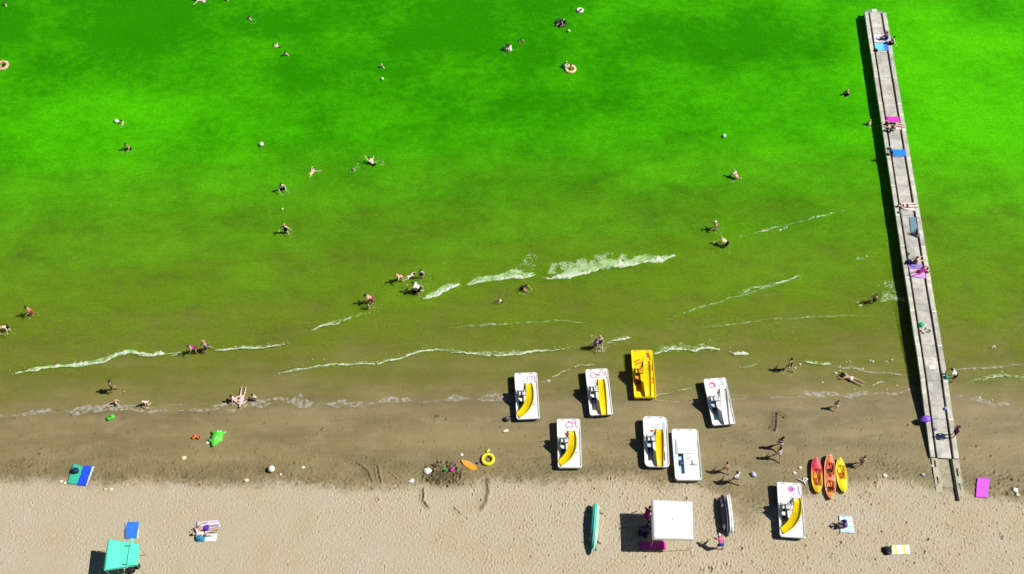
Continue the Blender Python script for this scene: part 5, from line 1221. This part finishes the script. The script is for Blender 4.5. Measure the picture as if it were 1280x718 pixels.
person(517, 364, 'crouch', -80, 'dark haired bather sitting in the shallows facing an adult', 'p', 'b', wear=T('k'))
person(525, 366, 'stoop', 75, 'pale broad adult in white leaning over, lower right of the group of five', 'p', 'b', wear=(('shirt', 'w'), ('trunks', 'k')), size=1.05)
person(466, 378, 'stoop', 100, 'reddish tanned bather bending over a child in the shallows', 'm', 'b', wear=T('m'))
person(461, 386, 'stand', -60, 'small child in dark suit standing before a bending bather', 'p', 'n', wear=(('suit', 'k'),), size=.65)
person(653, 359.5, 'crouch', -120, 'tanned bather crouching in the trough below the breaker', 'm', 'b', wear=T('k'), size=.9)
person(627.5, 377, 'crouch', 90, 'small child alone in the shallows left of the crouching bather', 'p', 'b', wear=T('k'), size=.6)
person(744, 436, 'walk', -10, 'child in dark wear splashing, left one of a running pair', 'm', 'b', wear=(('suit', 'v'),), size=.85)
person(749.5, 434, 'walk', 20, 'pale bather in dark suit, right one of a running pair', 'p', 'y', wear=S1('n'))
person(41.5, 393, 'wade', 130, 'dark haired bather in red trunks wading at the left', 'm', 'b', wear=T('r'), size=.95)
person(10.5, 413, 'stoop', 180, 'pale bather in black trunks stooping at the left edge', 'p', 'y', wear=T('k'))
person(246, 439.5, 'stoop', 120, 'bather bending low at the foam line, left one of two', 'm', 'n', wear=S1('m'), size=.9)
person(260, 438, 'walk', 110, 'bather in blue shorts walking along the foam line, right one of two', 'm', 'y', wear=T('b'))
person(143, 489, 'walk', -70, 'tanned woman walking in the shallows at left', 'd', 'b', wear=B2('k'))
person(145.5, 505.5, 'sit', 100, 'pale toddler sitting in the shallows beside the walking woman', 'p', 'y', wear=(('briefs', 'k'),), size=.7)
person(185, 505, 'kneel', 140, 'pinkish pale toddler kneeling in the shallows', 'p', 'w', wear=S1('l'), size=.7)
person(293.5, 501, 'sit', -70, 'dark haired woman sitting beside the girl who lies in the shallows', 'p', 'b', wear=S1('l'), size=.95)
person(302, 499, 'lie_back', -4, 'girl in light pink lying on her back at the water edge, feet to the water', 'p', 'n', wear=S1('l'))
person(322, 500, 'crouch', 80, 'small tanned child crouching right of the lying girl', 'm', 'b', wear=T('o'), size=.7)
person(985.5, 462, 'walk', 40, 'dark haired bather walking through shallow foam toward the jetty', 'm', 'b', wear=S1('k'))
person(1063, 474, 'lie_front', 62, 'dark haired bather lying face down in the shallows', 'm', 'b', True, wear=(('briefs', 'w'),), z=.05)
person(1043, 511, 'walk', -40, 'small child walking on the wet edge left of the jetty', 'm', 'b', wear=T('w'), size=.72)
rs = []
rn = random.Random(21)
for px, py in ((162,188),(353,240),(358,294),(920,227),(895,289),(908,311),(461,388),(466,383),(503,353),(527,350),(518,367),(526,368),(41,396),(10,416),(154,156),(311,26),(632,66),(1060,120),(1088,158),(652,362),(985,464),(143,491),(185,506)):
    p = P(px, py)
    for _ in range(rn.randint(4, 9)):
        a = rn.uniform(0, 6.28); d_ = rn.uniform(.25, .6); rs.append((p.x+d_*math.cos(a)*1.2+.15, p.y+d_*math.sin(a)*.8, rn.uniform(.03, .07)))
mb = MB(); flecks(mb, rs); o = mb.build('wave_foam', fleck_m); o['kind'] = 'stuff'
# beach
person(906, 590, 'walk', 30, 'slim dark haired child walking left of the pair by the slope', 'm', 'b', wear=T('o'), size=.9, group=SUNB)
person(918, 603, 'walk', 35, 'person in white walking toward the kayaks above the navy boards', 'm', 'b', wear=(('shirt', 'w'), ('trunks', 'o')), group=SUNB)
person(973, 560, 'walk', -30, 'dark haired walker with an arm swung out, upper one of two', 'd', 'b', wear=B2('w'), group=SUNB)
person(971, 573, 'walk', 10, 'walker with pale shoulders, lower one of two', 'm', 'b', wear=(('suit', 'w'),), group=SUNB)
person(1074, 582, 'walk', -60, 'slim person striding on the damp sand right of the yellow kayak', 'm', 'n', wear=T('o'), size=.9, group=SUNB)
person(899, 686, 'stoop', 20, 'person in a magenta shirt bending below the navy boards', 'm', 'w', wear=(('shirt', 'p'), ('trunks', 'b')), group=SUNB)
person(1056, 658, 'hug', 90, 'person in blue sitting on the sky blue towel', 'm', 'b', wear=(('shirt', 'b'), ('trunks', 'm')), z=.06, group=SUNB, size=.95)
person(257, 661.5, 'lie_back', -86, 'dark haired sunbather in violet trunks, upper one of a couple', 'm', 'b', wear=T('v'), z=.075, group=SUNB)
person(255, 668.5, 'lie_knee', -88, 'sunbather in a white top with one knee raised, lower one of a couple', 'p', 'b', wear=(('shirt', 'w'), ('briefs', 'k')), z=.08, group=SUNB)
person(806, 651, 'stoop', -30, 'dark reddish clad person at the shaded upper left of the canopy', 'd', 'b', wear=(('shirt', 'm'), ('trunks', 'm')), group=SUNB)
person(800, 668, 'hug', -60, 'person in dark wear sitting in the canopy shade', 'd', 'b', wear=(('shirt', 'n'), ('trunks', 'k')), group=SUNB)
person(812, 661, 'edge_sit', 90, 'person on the blue chair under the canopy edge', 'm', 'b', wear=(('shirt', 'b'), ('trunks', 'k')), group=SUNB)
person(152, 724, 'sit', 10, 'person in pink sitting under the lower edge of the aqua canopy', 'p', 'n', wear=(('shirt', 'p'),), group=SUNB)
# jetty
person(1108, 50, 'hug', 60, 'dark haired person in violet hunched at the right of the white towel', 'm', 'b', wear=(('shirt', 'v'), ('trunks', 'n')), on='d', z=.03, group=PIERP, size=.9)
person(1113, 55, 'edge_sit', -70, 'person in black trunks sitting on the seaward edge beam', 'p', 'b', wear=T('k'), on='d', z=-.38, group=PIERP)
person(1117, 157, 'lie_front', 84, 'sunbather in black lying face down, legs over the jetty edge', 'p', 'b', True, wear=S1('k'), on='d', z=.03, group=PIERP)
person(1113, 165, 'hug', -50, 'dark haired person sitting up beside the face down sunbather', 'p', 'b', wear=B2('k'), on='d', z=.03, group=PIERP, size=.95)
person(1114, 194, 'crouch', 60, 'dark clad child squatting on the left edge beam by the blue towel', 'd', 'b', wear=(('shirt', 'k'), ('trunks', 'k')), on='d', z=.03, group=PIERP, size=.6)
person(1133, 258.5, 'lie_back', -88, 'lone sunbather lying across the jetty on a plain white towel', 'p', 'n', wear=B2('n'), on='d', z=.03, group=PIERP)
person(1145, 294.5, 'crouch', 20, 'dark haired child squatting beside the white cotton bag', 'd', 'b', wear=(('shirt', 'k'),), on='d', z=.02, group=PIERP, size=.55)
person(1144, 329, 'sit', -60, 'dark haired person sitting with legs out on the periwinkle towel', 'p', 'b', wear=(('suit', 'm'),), on='d', z=.03, group=PIERP, size=.95)
person(1150, 340.5, 'lie_front', -68, 'sunbather in dark wine colour lying with head to the right beam', 'd', 'b', wear=(('shirt', 'm'), ('trunks', 'm')), on='d', z=.03, group=PIERP, size=.9)
person(1190.5, 475, 'stoop', 75, 'person in white and red leaning on the right side of the jetty', 'm', 'b', wear=(('shirt', 'w'), ('trunks', 'k')), on='g', z=.0, group=PIERP)
person(1190.5, 545.5, 'stand', 90, 'dark haired person standing on the right edge beam near the sand', 'd', 'n', wear=(('shirt', 'm'), ('trunks', 'k')), on='d', z=.02, group=PIERP, size=.95)
